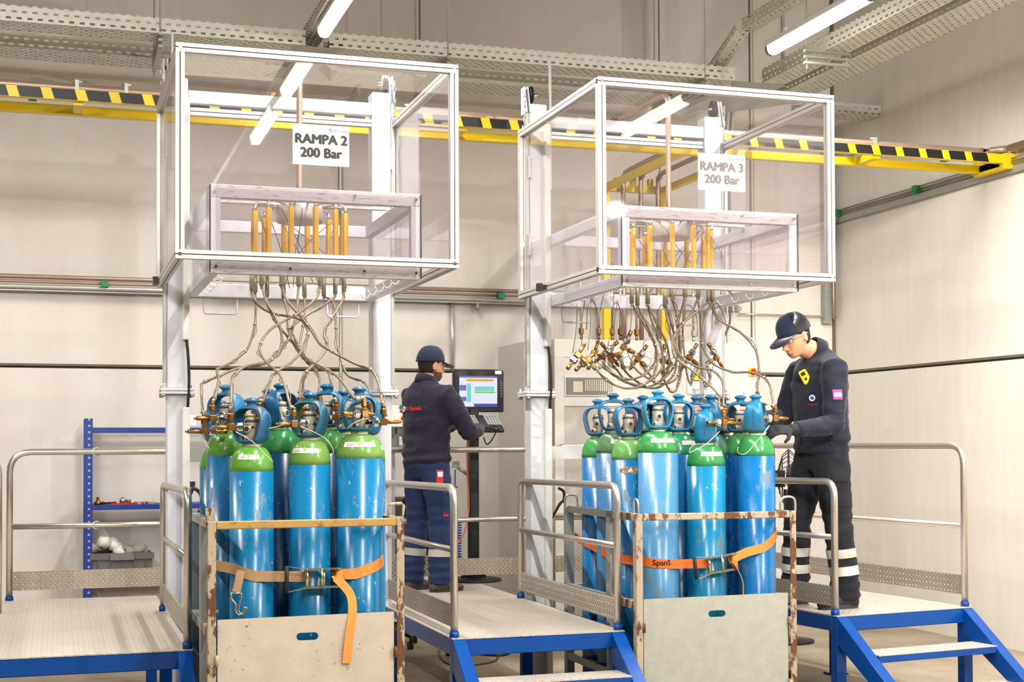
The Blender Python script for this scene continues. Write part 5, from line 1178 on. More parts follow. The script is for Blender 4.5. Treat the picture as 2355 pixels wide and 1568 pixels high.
# ================================================================== push button station left of the worker
t = thing('button_station', 'grey push button boxes on an aluminium stand, left of the worker at the monitor', 'control panel', (2.35, 10.3, 0))
y = 10.3
def P_(px, py): return U(px, py, y=y)
a, b = P_(893, 1030), P_(1000, 1042)
MB().bar((P_(880, 1033).x, y, a.z), (P_(990, 1033).x, y, a.z), .04, .04).build('stand_rail', 'alu', t)
MB().box(P_(897, 1).x, P_(902, 1).x+.01, y-.02, y+.02, .0, a.z-.02).build('stand_leg', 'alu', t)
for i, (pa, pb) in enumerate(((880, 906), (909, 960))):
    u0, u1 = P_(pa, 1).x, P_(pb, 1).x; z0, z1 = P_(900, 1003).z, P_(900, 983).z
    bx = MB().prism([(u0, y-.02, z1), (u0, y-.02, z0), (u0, y+.1, z0), (u0, y+.14, z1+.16)], (u1-u0, 0, 0)).build('enclosure', 'grey_box', t, bevel=.003)
    MB().prism([(u0-.004, y-.024, z1+.002), (u0-.004, y+.137, z1+.164), (u0-.004, y+.135, z1+.17), (u0-.004, y-.026, z1+.009)], (u1-u0+.008, 0, 0)).build('face_plate', 'duct_white', bx)
    for (m, r_, f) in (('yellow_plastic', .03, .35), ('red', .02, .35), ('red', .014, .7), ('green_plastic', .014, .88)):
        cx = u0+(u1-u0)*.35; cy = y-.02+.155*f; cz = z1+.165*f; h_ = .012 if m == 'yellow_plastic' else .03
        MB().cyl((cx, cy, cz), (cx, cy-h_*.7, cz+h_*.7), r_*.8, 14).build('push_button', m, bx)
MB().box(P_(901, 1).x, P_(909, 1).x+.0, y-.1, y+.2, P_(1, 1040).z, P_(1, 1000).z).build('side_plate', 'galv', t)
MB().tube(cr([P_(927, 1000), P_(929, 1015), P_(931, 1030)], 3), .012, 8).build('cable_gland', 'alu', t)
# printer and boxes on the low shelf behind the worker
t = thing('printer', 'black and grey printer on the beige shelf behind the worker legs', 'printer', (2.45, 10.5, .85))
a, b = U(903, 1160, y=10.45), U(1032, 1275, y=10.45)
MB().box(a.x+.08, b.x, 10.45, 10.8, b.z, U(1, 1160, y=10.45).z+.0).build('printer_body', 'black', t, bevel=.006)
MB().box(b.x-.16, b.x-.01, 10.44, 10.449, b.z+.02, b.z+.09).box(b.x-.16, b.x-.01, 10.44, 10.449, b.z+.17, b.z+.28).build('front_panel', 'grey_box', t)
MB().box(b.x-.15, b.x-.02, 10.41, 10.44, b.z+.11, b.z+.125).build('output_tray', 'grey_plastic', t)
tag(MB().box(a.x, b.x+.1, 10.4, 10.85, b.z-.06, b.z-.001).build('low_shelf', 'beige_box', origin=(2.4, 10.6, b.z-.06)), 'beige low shelf board under the printer', 'shelf')
tag(MB().box(a.x+.05, a.x+.09, 10.5, 10.55, .0, b.z-.061).box(b.x, b.x+.04, 10.5, 10.55, 0, b.z-.061).build('shelf_trestle', 'black', origin=(2.4, 10.5, 0)), 'dark legs under the beige low shelf', 'trestle')
# ================================================================== blue shelving with tools
y = 11.55
def Q(px, py, yy=y): return U(px, py, y=yy)
t = thing('storage_rack', 'blue slotted-angle storage rack by the back wall at the left', 'storage rack', (.25, y, 0))
xl, xr = Q(197, 1).x, Q(216, 1).x; ztop = Q(207, 962).z
xR2 = 1.75
for i, (a, b) in enumerate(((xl, xr), (xR2-.07, xR2))):
    for yy in (y, 11.92):
        m = MB().box(a, b, yy, yy+.004, 0, ztop).box(a, a+.004, yy+.004, yy+.05, 0, ztop); u_ = m.build('upright', 'slotted', t, origin=(a, yy, 0))
z1_, z2_, z3_ = Q(300, 983).z, Q(300, 1160).z, .61
for z in (z1_, z2_, z3_):
    for yy in (y-.002, 11.9): MB().box(xr if True else 0, xR2-.07, yy, yy+.02, z-.04, z).build('beam', 'navy_paint', t)
for z in (z2_, z3_): MB().box(xl+.02, xR2-.02, y+.02, 11.9, z-.012, z-.002).build('shelf_board', 'navy_paint', t)
# crate with rags
t = thing('storage_crate', 'dark grey plastic crate overflowing with white rags on the lowest rack board', 'crate', (.5, 11.6, z3_))
cx0, cx1 = Q(214, 1, 11.56).x, Q(353, 1, 11.56).x; cz = Q(1, 1280, 11.56).z
q = MB(); zb = z3_
for (a, b, c, d) in ((cx0, cx1, y+.01, y+.03), (cx0, cx1, 11.88, 11.9), (cx0, cx0+.02, y+.03, 11.88), (cx1-.02, cx1, y+.03, 11.88)): q.box(a, b, c, d, zb, cz)
q.box(cx0+.02, cx1-.02, y+.03, 11.88, zb, zb+.02); q.build('tub', 'grey_plastic', t)
q = MB().box(cx0-.012, cx1+.012, y-.004, y+.01, cz-.045, cz+.004)
for k in range(5): x = cx0+.05+k*(cx1-cx0-.1)/4; q.box(x-.004, x+.004, y-.002, y+.01, zb, cz-.045)
q.build('rim', 'grey_plastic', t); MB().box((cx0+cx1)/2-.09, (cx0+cx1)/2+.09, y-.02, y-.004, cz-.05, cz+.004).build('grip', 'grey_box', t)
rr = random.Random(3)
q = MB()
for k in range(9):
    x = rr.uniform(cx0+.03, cx0+.24); q.ball((x, y+rr.uniform(.08, .25), cz+rr.uniform(0, .1)*(1 if x < cx0+.2 else .3)), rr.uniform(.04, .07), rr.uniform(.04, .07), rr.uniform(.03, .05), 10, 7)
for i, v_ in enumerate(q.v): n_ = noise.noise(Vector(v_)*28); q.v[i] = (v_[0]+n_*.02, v_[1]+n_*.015, v_[2]+noise.noise(Vector(v_)*40)*.018)
tag(q.build('rags', 'rag', origin=(cx0+.15, y+.1, cz)), 'heap of white rags piled at the left of the grey crate', 'rags', kind='stuff')
q = MB()
for k in range(12): q.ball((rr.uniform(cx0+.24, cx1-.05), y+rr.uniform(.07, .25), cz-.0+rr.uniform(-.02, .03)), rr.uniform(.035, .06), rr.uniform(.04, .06), rr.uniform(.02, .045), 9, 6)
for i, v_ in enumerate(q.v): n_ = noise.noise(Vector(v_)*30); q.v[i] = (v_[0]+n_*.02, v_[1]+n_*.015, v_[2]+noise.noise(Vector(v_)*44)*.02)
tag(q.build('rags', 'rag_dark', origin=(cx1-.2, y+.1, cz)), 'grey rags filling the right of the grey crate', 'rags', kind='stuff')
# tools on the middle shelf
def tool(px, label, cat, name, parts):
    o = Q(px, 1155, y+.08); o.z = z2_; t_ = thing(name, label, cat, o)
    for nm, mt, fn in parts: m = MB(); m.X = Matrix.Translation(o); fn(m); m.build(nm, mt, t_)
    return t_
tool(225, 'brass fitting standing at the left end of the rack shelf', 'fitting', 'brass_fitting', [('body', 'brass', lambda m: m.lathe([(.03, 0), (.03, .02), (.014, .03), (.012, .06)]).cyl((-.01, 0, .012), (.05, 0, .012), .013, 8))])
tool(240, 'black handled tool lying beside the brass fitting', 'tool', 'hand_tool', [('handle', 'rubber', lambda m: m.cyl((-.03, -.03, .01), (.09, -.02, .014), .009, 8))])
tool(282, 'small silver ball and brass cap on the rack shelf', 'fitting', 'brass_fitting', [('ball', 'chrome', lambda m: m.ball((0, 0, .03), .028)), ('cap', 'old_brass', lambda m: m.cyl((.045, 0, 0), (.045, 0, .035), .018, 12))])
tool(285, 'red pipe wrench lying on the rack shelf', 'wrench', 'pipe_wrench', [('handle', 'red', lambda m: m.prism([(-.1, -.04, 0), (.1, -.035, 0), (.1, -.015, 0), (-.1, -.03, 0)], (0, 0, .012))), ('jaw', 'galv', lambda m: m.box(.1, .13, -.05, 0, 0, .02))])
tool(325, 'red pliers lying right of the pipe wrench', 'pliers', 'pliers', [('handle', 'red', lambda m: m.tube([(-.06, -.02, .01), (0, 0, .012), (.05, .0, .012)], .008, 6).tube([(-.05, .03, .01), (0, .01, .012), (.05, .005, .012)], .008, 6)), ('jaw', 'galv', lambda m: m.box(.05, .1, -.01, .015, .004, .018))])
tool(355, 'silver spanner lying on the rack shelf', 'spanner', 'spanner', [('shaft', 'chrome', lambda m: m.cyl((-.07, 0, .008), (.12, .01, .008), .006, 6).cyl((-.08, 0, .0), (-.08, 0, .014), .018, 6))])
tool(378, 'blue cloth drooping over the rack shelf edge', 'cloth', 'cloth', [('fold', 'blue_cloth', lambda m: m.ball((0, 0, .035), .02, .03, .04))])
# printed note behind the left column, socket
tag(MB().box(Q(433, 1).x, Q(457, 1).x, 11.7, 11.702, Q(1, 977).z, Q(1, 952).z).build('sheet', 'paper', origin=(1.05, 11.7, 1.8)), 'white sheet with red print on the top rack beam beside the left column', 'notice')
for k in range(2): pass
tag(MB().box(U(436, 1, y=YB).x, U(449, 1, y=YB).x, YB-.03, YB, U(1, 1123, y=YB).z, U(1, 1112, y=YB).z).build('wall_socket', 'black', origin=(1.0, YB, 1.3)), 'small black wall socket right of the left column', 'socket')
c = [U(440, 1130, y=9.3), U(455, 1128, y=9.3), U(464, 1145, y=9.3), U(464, 1170, y=9.3), U(455, 1200, y=9.3), U(450, 1400, y=9.3), Vector((1.0, 9.3, .02))]; c.insert(0, U(438, 1200, y=9.3)); c.insert(0, Vector((.9, 9.3, .02)))
tag(MB().tube(cr(c, 5), .012, 8).build('bent_hose', 'rubber', origin=c[-1]), 'black bent hose arching beside the left crate', 'hose')
c = [U(1284, 1122, y=9.1), U(1296, 1130, y=9.1), U(1296, 1150, y=9.1), U(1280, 1172, y=9.1), Vector((3.07, 9.1, .8)), Vector((3.07, 9.1, .02))]
tag(MB().tube(cr(c, 5), .01, 8).build('bent_hose', 'rubber', origin=c[-1]), 'black bent hose beside the left column of the right gantry', 'hose')
# swivel chair under the middle platform
t = thing('office_chair', 'black five-star base of a swivel chair seen under the middle platform', 'chair', (2.45, 11.3, 0))
q = Vector((2.5, 11.2, 0))
for k in range(5):
    a = 2*PI*k/5+.3; e = q+Vector((.3*math.cos(a), .3*math.sin(a), .1)); MB().tube([q+Vector((0, 0, .16)), q+Vector((.15*math.cos(a), .15*math.sin(a), .15)), e], lambda f: .028-.012*f, 8).build('star_leg', 'black', t)
    MB().cyl((e.x-.02, e.y, .03), (e.x-.005, e.y, .03), .03, 14).cyl((e.x+.005, e.y, .03), (e.x+.02, e.y, .03), .03, 14).cyl((e.x, e.y, .05), (e.x, e.y, .1), .008, 6).build('castor', 'black', t)
MB().cyl(q+Vector((0, 0, .14)), q+Vector((0, 0, .45)), .03, 12).build('gas_lift', 'black', t)
MB().lathe([(.01, .44), (.2, .45), (.23, .48), (.22, .52), (.01, .53)], q, n=28).build('seat', 'rubber', t)
# cables on the floor
for k, (c, cz_) in enumerate((([(1018, 1475), (1010, 1495), (1022, 1520), (1060, 1530), (1130, 1522), (1145, 1508), (1120, 1498), (1075, 1500)], 0), ([(1075, 1494), (1110, 1505), (1160, 1506), (1185, 1490)], 0))):
    P = [U(a, b, z=.008) for a, b in c]; tag(MB().tube(cr(P, 6), .007, 7).build('floor_cable', 'rubber' if k else 'old_brass', origin=P[0]), ('brown cable looped on the floor under the middle platform', 'black cable on the floor under the middle platform')[k], 'cable')
# standing fan behind the right-hand worker
t = thing('standing_fan', 'black wire-guard fan standing behind the cap-wearing worker on the right', 'fan', (5.62, 10.3, 0))
c = Vector((5.68, 10.3, 1.33)); R_ = .24; X = Matrix.Translation(c) @ Matrix.Rotation(math.radians(62), 4, 'Z')
m = MB(); m.X = X
for rr_, dy in ((R_, 0), (R_*.8, -.05), (R_*.8, .05), (R_*.5, -.075), (R_*.5, .075)): m.tube([(rr_*math.cos(a), dy, rr_*math.sin(a)) for a in [i*PI/16 for i in range(32)]], .006 if dy == 0 else .003, 6, closed=True)
for k in range(28):
    a = 2*PI*k/28
    for s_ in (-1, 1): m.tube([(R_*math.cos(a), 0, R_*math.sin(a)), (R_*.8*math.cos(a), s_*.05, R_*.8*math.sin(a)), (R_*.3*math.cos(a), s_*.085, R_*.3*math.sin(a))], .0022, 4)
m.build('wire_guard', 'black', t)
m = MB(); m.X = X; m.cyl((0, -.09, 0), (0, .02, 0), .05, 18).cyl((0, .03, 0), (0, .18, 0), .07, 18); m.build('motor', 'black', t)
for k in range(3):
    m = MB(); m.X = X @ Matrix.Rotation(2*PI*k/3, 4, 'Y'); m.prism([(.03, -.03, .0), (.19, -.045, .05), (.2, -.0, .12), (.08, .02, .07)], (0, .003, 0)); m.build('blade', 'grey_plastic', t)
MB().cyl((c.x, c.y+.05, 0.03), (c.x, c.y+.05, 1.24), .018, 10).build('pole', 'black', t); MB().lathe([(.0, 0), (.22, 0), (.22, .02), (.03, .04), (.0, .04)], (c.x, c.y+.05, 0), n=28).build('base', 'black', t)
# ================================================================== people
def ell(c, d, side, ra, rb, n=18, e=1.0):
    """ellipse ring centred c, perpendicular to d; ra along side, rb along d x side"""
    d = Vector(d).normalized(); s_ = (Vector(side)-d*Vector(side).dot(d)).normalized(); q = d.cross(s_); c = Vector(c); out = []
    for k in range(n):
        a = 2*PI*k/n; ca, sa = math.cos(a), math.sin(a)
        out.append(c+s_*ra*math.copysign(abs(ca)**e, ca)+q*rb*math.copysign(abs(sa)**e, sa))
    return out
def limb(mb, pts, rad, side=(0, 1, 0), n=16):
    P = [Vector(p) for p in pts]; R = []
    for i, p in enumerate(P):
        d = P[min(i+1, len(P)-1)]-P[max(i-1, 0)]; r = rad[i] if isinstance(rad[i], tuple) else (rad[i], rad[i])
        R.append(ell(p, d, side, r[0], r[1], n))
    mb.rings(R); return mb
def trunk(mb, rows, n=24, e=.85):
    """rows: (cx, cy, z, half depth, half width)"""
    mb.rings([[Vector((cx+a*math.copysign(abs(math.cos(t_))**e, math.cos(t_)), cy+b*math.copysign(abs(math.sin(t_))**e, math.sin(t_)), z)) for t_ in [2*PI*k/n for k in range(n)]] for cx, cy, z, a, b in rows]); return mb
def fuse(mb, name, mats, parent, voxel, smooth=2, disp=None, X=None):
    """join the pieces of a MB into one continuous surface"""
    me = bpy.data.meshes.new('tmp'); me.from_pydata([tuple(v) for v in mb.v], [], mb.f)
    bm = bmesh.new(); bm.from_mesh(me); bmesh.ops.recalc_face_normals(bm, faces=bm.faces); bm.to_mesh(me); bm.free()
    o = bpy.data.objects.new('tmp', me); COL.objects.link(o)
    m = o.modifiers.new('r', 'REMESH'); m.mode = 'VOXEL'; m.voxel_size = voxel; m.use_smooth_shade = True
    m = o.modifiers.new('s', 'SMOOTH'); m.factor = .6; m.iterations = smooth
    dg = bpy.context.evaluated_depsgraph_get(); nm = bpy.data.meshes.new_from_object(o.evaluated_get(dg)); bpy.data.objects.remove(o)
    if disp:
        nn = [v.normal.copy() for v in nm.vertices]
        for v, q in zip(nm.vertices, nn):
            v.co = disp(v.co.copy(), q)
    o_ = org[parent.name]
    for v in nm.vertices: v.co = (X @ v.co)-o_
    nm.materials.clear()
    for mt in (mats if isinstance(mats, (list, tuple)) else [mats]): nm.materials.append(M[mt])
    nm.polygons.foreach_set('use_smooth', [True]*len(nm.polygons)); nm.name = name; nm.update()
    o = bpy.data.objects.new(name, nm); COL.objects.link(o); reg(o, parent, o_); return o
def bvh_of(o):
    me = o.data; o_ = org[o.name]
    return BVHTree.FromPolygons([v.co+o_ for v in me.vertices], [p.vertices[:] for p in me.polygons])
def patch(name, mat, parent, bvh, c, xd, yd, w_, h_, off=.004, n=8, label=None):
    xd, yd = Vector(xd).normalized(), Vector(yd).normalized(); zd = xd.cross(yd); c = Vector(c); vs = []
    for j in range(n+1):
        for i in range(n+1):
            p = c+xd*w_*(i/n-.5)+yd*h_*(j/n-.5); h = bvh.ray_cast(p+zd*.3, -zd); vs.append((h[0]+zd*off) if h[0] else p+zd*off)
    m = MB(); m.add(vs, [(j*(n+1)+i, j*(n+1)+i+1, (j+1)*(n+1)+i+1, (j+1)*(n+1)+i) for j in range(n) for i in range(n)], True)
    return m.build(name, mat, parent, label=label)
def hand(mb, wrist, d, pn, s=1.0, curl=.6, side=1):
    """palm and five fingers; d: direction of the hand, pn: palm normal (side the fingers curl to)"""
    w0 = Vector(wrist); d = Vector(d).normalized(); pn = Vector(pn); pn = (pn-d*pn.dot(d)).normalized(); x = d.cross(pn)*side
    mb.rings([ell(w0+d*t_*s, d, x, a*s, b*s, 12) for t_, a, b in ((-.02, .026, .020), (.0, .027, .019), (.03, .036, .017), (.06, .041, .016), (.085, .041, .014), (.095, .034, .010))])
    for k, (off, L, r) in enumerate(((.030, .070, .0088), (.010, .078, .0092), (-.011, .072, .0088), (-.030, .057, .008))):
        b = w0+(d*.085+x*off)*s; P = [b-d*.02*s, b]; dd = d.copy()
        for j, f in enumerate((.45, .3, .25)):
            ang = curl*(.55+.35*j)*(1+.08*k); dd = (dd*math.cos(ang)+pn*math.sin(ang)).normalized(); P.append(P[-1]+dd*L*f*s)
        limb(mb, P, [r*s*.9, r*s, r*s*.97, r*s*.9, r*s*.72], x, 8)
    b = w0+(d*.025+x*.030)*s; t1 = (d*.55+x*.75+pn*.35).normalized(); t2 = (d*.8+x*.35+pn*.6).normalized()
    limb(mb, [b-t1*.012*s, b+t1*.02*s, b+t1*.042*s, b+t1*.042*s+t2*.028*s], [.013*s, .0125*s, .0105*s, .008*s], pn, 8)
def person(label, loc, th, s, pose):
    base = Vector(loc); X = Matrix.Translation(base) @ Matrix.Rotation(th, 4, 'Z') @ Matrix.Scale(s, 4)
    t = thing('person', label, 'person', base)
    G = lambda p: X @ Vector(p)
    J = pose; lean = J['lean']
    def T(z, cx, a, b): return (cx+lean(z), 0, z, a, b)
    nb = Vector((lean(1.5)-.012, 0, 1.49)); H = Matrix.Translation(Vector(J['head'])) @ Matrix.Rotation(J['hyaw'], 4, 'Z') @ Matrix.Rotation(J['nod'], 4, 'Y')
    # ---------------- body
    b = MB()
    trunk(b, [T(.86, 0, .09, .14), T(.95, -.005, .10, .155), T(1.08, 0, .095, .14), T(1.25, 0, .105, .155), T(1.38, -.005, .10, .165), T(1.45, -.01, .075, .14), T(1.50, -.012, .05, .07)])
    hb = H @ Vector((-.018, 0, .03)); limb(b, [nb, nb.lerp(hb, .5), hb, H @ Vector((-.01, 0, .07))], [(.064, .062), (.058, .06), (.058, .062), (.05, .05)])
    rows = [(0, .074, .008, .026), (.012, .086, -.02, .040), (.028, .091, -.045, .050), (.045, .0915, -.062, .057), (.062, .092, -.075, .063), (.09, .088, -.088, .069), (.112, .083, -.095, .072), (.13, .089, -.099, .073), (.165, .085, -.10, .075), (.195, .068, -.092, .068), (.218, .04, -.066, .049), (.234, .0, -.03, .018)]
    b.rings([[H @ Vector(((f_+k_)/2+(f_-k_)/2*math.cos(a), w_*math.copysign(abs(math.sin(a))**.9, math.sin(a)), z)) for a in [2*PI*i/26 for i in range(26)]] for z, f_, k_, w_ in rows])
    limb(b, [H @ Vector(p) for p in ((.080, 0, .125), (.092, 0, .108), (.104, 0, .085), (.102, 0, .072), (.088, 0, .064))], [(.010, .010), (.011, .011), (.014, .012), (.016, .010), (.012, .008)], n=12)
    b.ball(H @ Vector((.113, 0, .079)), .010)
    for q in (-1, 1):
        b.rings([ell(H @ Vector((-.012, q*(.068+.010*i/3), .1)), H.to_3x3() @ Vector((.25*q, 1*q, 0)) if False else H.to_3x3() @ Vector((-.3, q, 0)), H.to_3x3() @ Vector((0, 0, 1)), .030+.004*(i > 1), .017+.003*(i > 1), 14) for i in range(4)])
    b.ball(H @ Vector((.090, 0, .040)), .010, .024, .006); b.ball(H @ Vector((.089, 0, .030)), .010, .020, .006)
    for q, A in ((1, J['armL']), (-1, J['armR'])):
        limb(b, [(lean(1.42), q*.10, 1.42), A[0], Vector(A[0]).lerp(Vector(A[1]), .5), A[1], Vector(A[1]).lerp(Vector(A[2]), .4), A[2]], [.05, .055, .048, .042, .04, .027])
        hand(b, A[2], A[3], A[4], .95, A[5], A[6])
    for L in (J['legL'], J['legR']):
        limb(b, [L[0], Vector(L[0]).lerp(Vector(L[1]), .5), L[1], Vector(L[1]).lerp(Vector(L[2]), .35), L[2]], [.085, .075, .055, .056, .038])
        f_ = Vector(L[3]); an = Vector(L[2]); limb(b, [an-f_*.03-Vector((0, 0, .02)), an+f_*.03-Vector((0, 0, .035)), an+f_*.12-Vector((0, 0, .05))], [.035, .036, .03])
    Hi = H.inverted()
    def face(co, nn):
        p = Hi @ co
        if -.02 < p.z < .24 and abs(p.y) < .1 and p.x > 0:
            for q in (-1, 1):
                d2 = ((p.y-q*.032)/.017)**2+((p.z-.112)/.012)**2
                if p.x > .05: co = co-nn*.007*math.exp(-d2)
                co = co+nn*.004*math.exp(-(((p.y-q*.03)/.02)**2+((p.z-.130)/.006)**2))*(p.x > .05)
                co = co+nn*.003*math.exp(-(((p.y-q*.048)/.018)**2+((p.z-.082)/.02)**2))
            if p.x > .07: co = co-nn*.003*math.exp(-(((p.y)/.022)**2+((p.z-.0345)/.0022)**2))
        return co
    bo = fuse(b, 'body', ['skin', 'stubble', 'lips'], t, J['voxel'], 1, face, X)
    Xi = X.inverted(); o_ = org[t.name]
    for p in bo.data.polygons:
        c = Hi @ (Xi @ (p.center+o_))
        if c.x > .035 and abs(c.z-.0345) < .009 and abs(c.y) < .024 and c.x > .08: p.material_index = 2
        elif J['beard'] and -.03 < c.z < .062 and c.x > -.01 and not (c.x > .095): p.material_index = 1
    for q in (-1, 1):
        e = MB().ball(X @ H @ Vector((.0705, q*.031, .112)), .0125*s, n=12, m=8).build('eye', 'eye', bo); e2 = MB().ball(X @ H @ Vector((.0782, q*.0315, .112)), .0062*s, n=10, m=6).build('iris', 'groove', bo)
        m = MB(); m.tube([X @ H @ Vector((.093-.012*abs(k/4-.45), q*(.016+.03*k/4), .132+.003*math.sin(PI*k/4))) for k in range(5)], .0032*s, 6).build('eyebrow', 'hair', bo)
    # ---------------- hair: cropped band from temple round the nape
    h = MB()
    prof = [(.165, .104, .0785), (.14, .105, .0785), (.115, .103, .0765), (.095, .098, .0735), (.07, .090, .069), (.048, .08, .060)]
    R = []
    for z, bk, w_ in prof:
        r_ = []
        a0 = math.radians(66 if z > .13 else 88 if z > .11 else 101)
        for k in range(21):
            a = a0+(2*PI-2*a0)*k/20; cx = math.cos(a); r_.append(Vector((bk*cx if cx < 0 else .09*cx, w_*math.sin(a), z)))
        R.append(r_)
    vs = [X @ H @ p for r_ in R for p in r_]+[X @ H @ Vector((p.x*.9, p.y*.9, p.z)) for r_ in R for p in r_]; n = 21; m_ = len(R); fs = []
    for lay in (0, 1):
        for j in range(m_-1):
            for i in range(n-1): k = lay*n*m_+j*n+i; fs.append((k, k+1, k+n+1, k+n))
    for i in range(n-1):
        for j in (0, m_-1): k = j*n+i; fs.append((k, k+1, k+1+n*m_, k+n*m_))
    for j in range(m_-1):
        for i in (0, n-1): k = j*n+i; fs.append((k, k+n, k+n+n*m_, k+n*m_))
    h.add(vs, fs, True); h.build('hair', 'hair', t)
    # ---------------- cap
    c = MB(); R = []
    for i in range(11):
        f = i/10*PI/2; R.append([X @ H @ Vector((-.006+(.108*math.cos(f)**.8+.002)*math.cos(a), (.086*math.cos(f)**.8+.001)*math.sin(a), .135+.012*math.cos(a)*(1-i/10)+.118*math.sin(f)**.95)) for a in [2*PI*k/32 for k in range(32)]])
    c.rings(R); cp = c.build('cap', 'cap_blue', t)
    sh = MB(); R = []
    for i in range(8):
        f = i/10*PI/2; a0, a1 = J['shell']; R.append([X @ H @ Vector((-.006+(.1105*math.cos(f)**.8+.002)*math.cos(a), (.0885*math.cos(f)**.8+.001)*math.sin(a), .137+.012*math.cos(a)*(1-i/10)+.118*math.sin(f)**.95)) for a in [a0+(a1-a0)*k/14 for k in range(15)]])
    vs = [p for r_ in R for p in r_]; sh.add(vs, [(j*15+i, j*15+i+1, (j+1)*15+i+1, (j+1)*15+i) for j in range(7) for i in range(14)], True); sh.build('hard_shell', J['shellmat'], cp)
    br = MB(); top = []; bot = []
    for k in range(17):
        a = math.radians(-62)+math.radians(124)*k/16; top.append((.098*math.cos(a)-.004, .084*math.sin(a), .140+.006*math.cos(a)))
    for k in range(17):
        a = math.radians(-62)+math.radians(124)*k/16; top_o = (.085+.095*math.cos(a)**.8, .078*math.sin(a)*(1.02), .118+.012*(1-math.cos(a))); bot.append(top_o)
    vs = [X @ H @ Vector(p) for p in top+bot]+[X @ H @ Vector((p[0], p[1], p[2]-.004)) for p in top+bot]; n = 17
    fs = [(i, i+1, n+i+1, n+i) for i in range(n-1)]+[(2*n+i, 3*n+i, 3*n+i+1, 2*n+i+1) for i in range(n-1)]+[(n+i, n+i+1, 3*n+i+1, 3*n+i) for i in range(n-1)]+[(i, 2*n+i, 2*n+i+1, i+1) for i in range(n-1)]+[(0, n, 3*n, 2*n), (n-1, 3*n-1, 4*n-1, 2*n-1)]
    br.add(vs, fs, True); br.build('visor', 'cap_blue', cp)
    if J.get('capgap'):
        g_ = MB(); g_.ball(X @ H @ Vector((-.100, 0, .152)), .018, .03, .02); g_.build('rear_opening', 'hair', cp)
        g_ = MB(); g_.tube([X @ H @ Vector((-.113*math.cos(a), .09*math.sin(a), .135)) for a in [math.radians(-38+76*k/8) for k in range(9)]], .007, 6).build('adjuster', 'cap_blue', cp)
    # ---------------- glasses
    g_ = MB()
    for q in (-1, 1):
        P = [H @ Vector((.1-.00*abs(k/6-.5), q*(.006+.056*k/6), .118)) for k in range(7)]
        vs = []
        for z in (.128, .094):
            for k in range(7): a = k/6; vs.append(X @ H @ Vector((.102-.03*a*a, q*(.005+.062*a), z-(0 if z > .1 else .0)+(.008*a if z < .1 else 0))))
        vs += [p+(X.to_3x3() @ H.to_3x3() @ Vector((-.002, 0, 0))) for p in vs]
        g_.add(vs, [(k, k+1, 8+k, 7+k) for k in range(6)]+[(14+k, 21+k, 22+k, 15+k) for k in range(6)]+[(k, 14+k, 15+k, k+1) for k in range(6)]+[(7+k, 8+k, 22+k, 21+k) for k in range(6)]+[(0, 7, 21, 14), (6, 20, 27, 13)], True)
    gl_ = g_.build('safety_glasses', 'lens', t)
    for q in (-1, 1): MB().tube([X @ H @ Vector(p) for p in ((.072, q*.069, .126), (.03, q*.078, .124), (-.02, q*.08, .121), (-.035, q*.078, .108))], .0022*s, 6).build('temple', 'lens' if J['beard'] else 'duct_white', gl_)
    # ---------------- trousers
    m = MB(); trunk(m, [T(.80, 0, .10, .165), T(.90, -.01, .122, .178), T(1.0, -.005, .118, .168), T(1.06, 0, .112, .16)])
    for L in (J['legL'], J['legR']):
        h_, k_, a_ = Vector(L[0]), Vector(L[1]), Vector(L[2])
        limb(m, [h_+Vector((0, 0, .02)), h_.lerp(k_, .35), h_.lerp(k_, .7), k_, k_.lerp(a_, .35), k_.lerp(a_, .75), a_+Vector((0, 0, .01)), a_-Vector((.004, 0, .035))], [(.098, .108), (.1, .105), (.09, .094), (.082, .084), (.082, .085), (.08, .084), (.076, .086), (.072, .084)])
    def wr(co, nn):
        w_ = noise.noise(Vector((co.x*9, co.y*9, co.z*13+J['seed'])))+.5*noise.noise(Vector((co.x*20+3, co.y*20, co.z*34)))
        low = math.exp(-((co.z-.14)/.09)**2); kn = math.exp(-((co.z-.52)/.12)**2)
        return co+nn*(w_*.009+(low*.006+kn*.003)*math.sin(co.z*95+co.y*16+co.x*14))
    tr = fuse(m, 'trousers', J['trouser'], t, .014, 3, wr, X); tb = bvh_of(tr)
    for L in (J['legL'], J['legR']):
        for z0 in J['bands']:
            k_, a_ = Vector(L[1]), Vector(L[2]); d = (a_-k_).normalized(); u, q_ = frame_for(X.to_3x3() @ d); vs = []; nn_ = 30
            for dz in (0, .5, 1):
                f = (k_.z-(z0-dz*.052))/(k_.z-a_.z); c_ = X @ k_.lerp(a_, f)
                for i in range(nn_):
                    dr = u*math.cos(2*PI*i/nn_)+q_*math.sin(2*PI*i/nn_); hh = tb.ray_cast(c_, dr, .2); vs.append((hh[0] if hh[0] else c_+dr*.085)+dr*.0035)
            mm = MB(); mm.add(vs, [(j*nn_+i, j*nn_+(i+1) % nn_, (j+1)*nn_+(i+1) % nn_, (j+1)*nn_+i) for j in range(2) for i in range(nn_)], True); mm.build('reflective_band', 'reflective', tr)
    # ---------------- shoes
    for L in (J['legL'], J['legR']):
        a_, f_ = Vector(L[2]), Vector(L[3]).normalized(); g0 = Vector((a_.x, a_.y, 0)); sd = Vector((-f_.y, f_.x, 0))
        m = MB(); R = []
        for x_, w_, zt in ((-.075, .026, .075), (-.06, .036, .10), (-.02, .040, .118), (.03, .042, .100), (.08, .046, .075), (.13, .048, .062), (.165, .042, .052), (.188, .026, .038)):
            R.append([X @ (g0+f_*x_+sd*w_*math.copysign(abs(math.cos(a))**.7, math.cos(a))+Vector((0, 0, .018+(zt-.018)*(.5+.5*math.sin(a)) if math.sin(a) > -.2 else .018))) for a in [2*PI*k/14 for k in range(14)]])
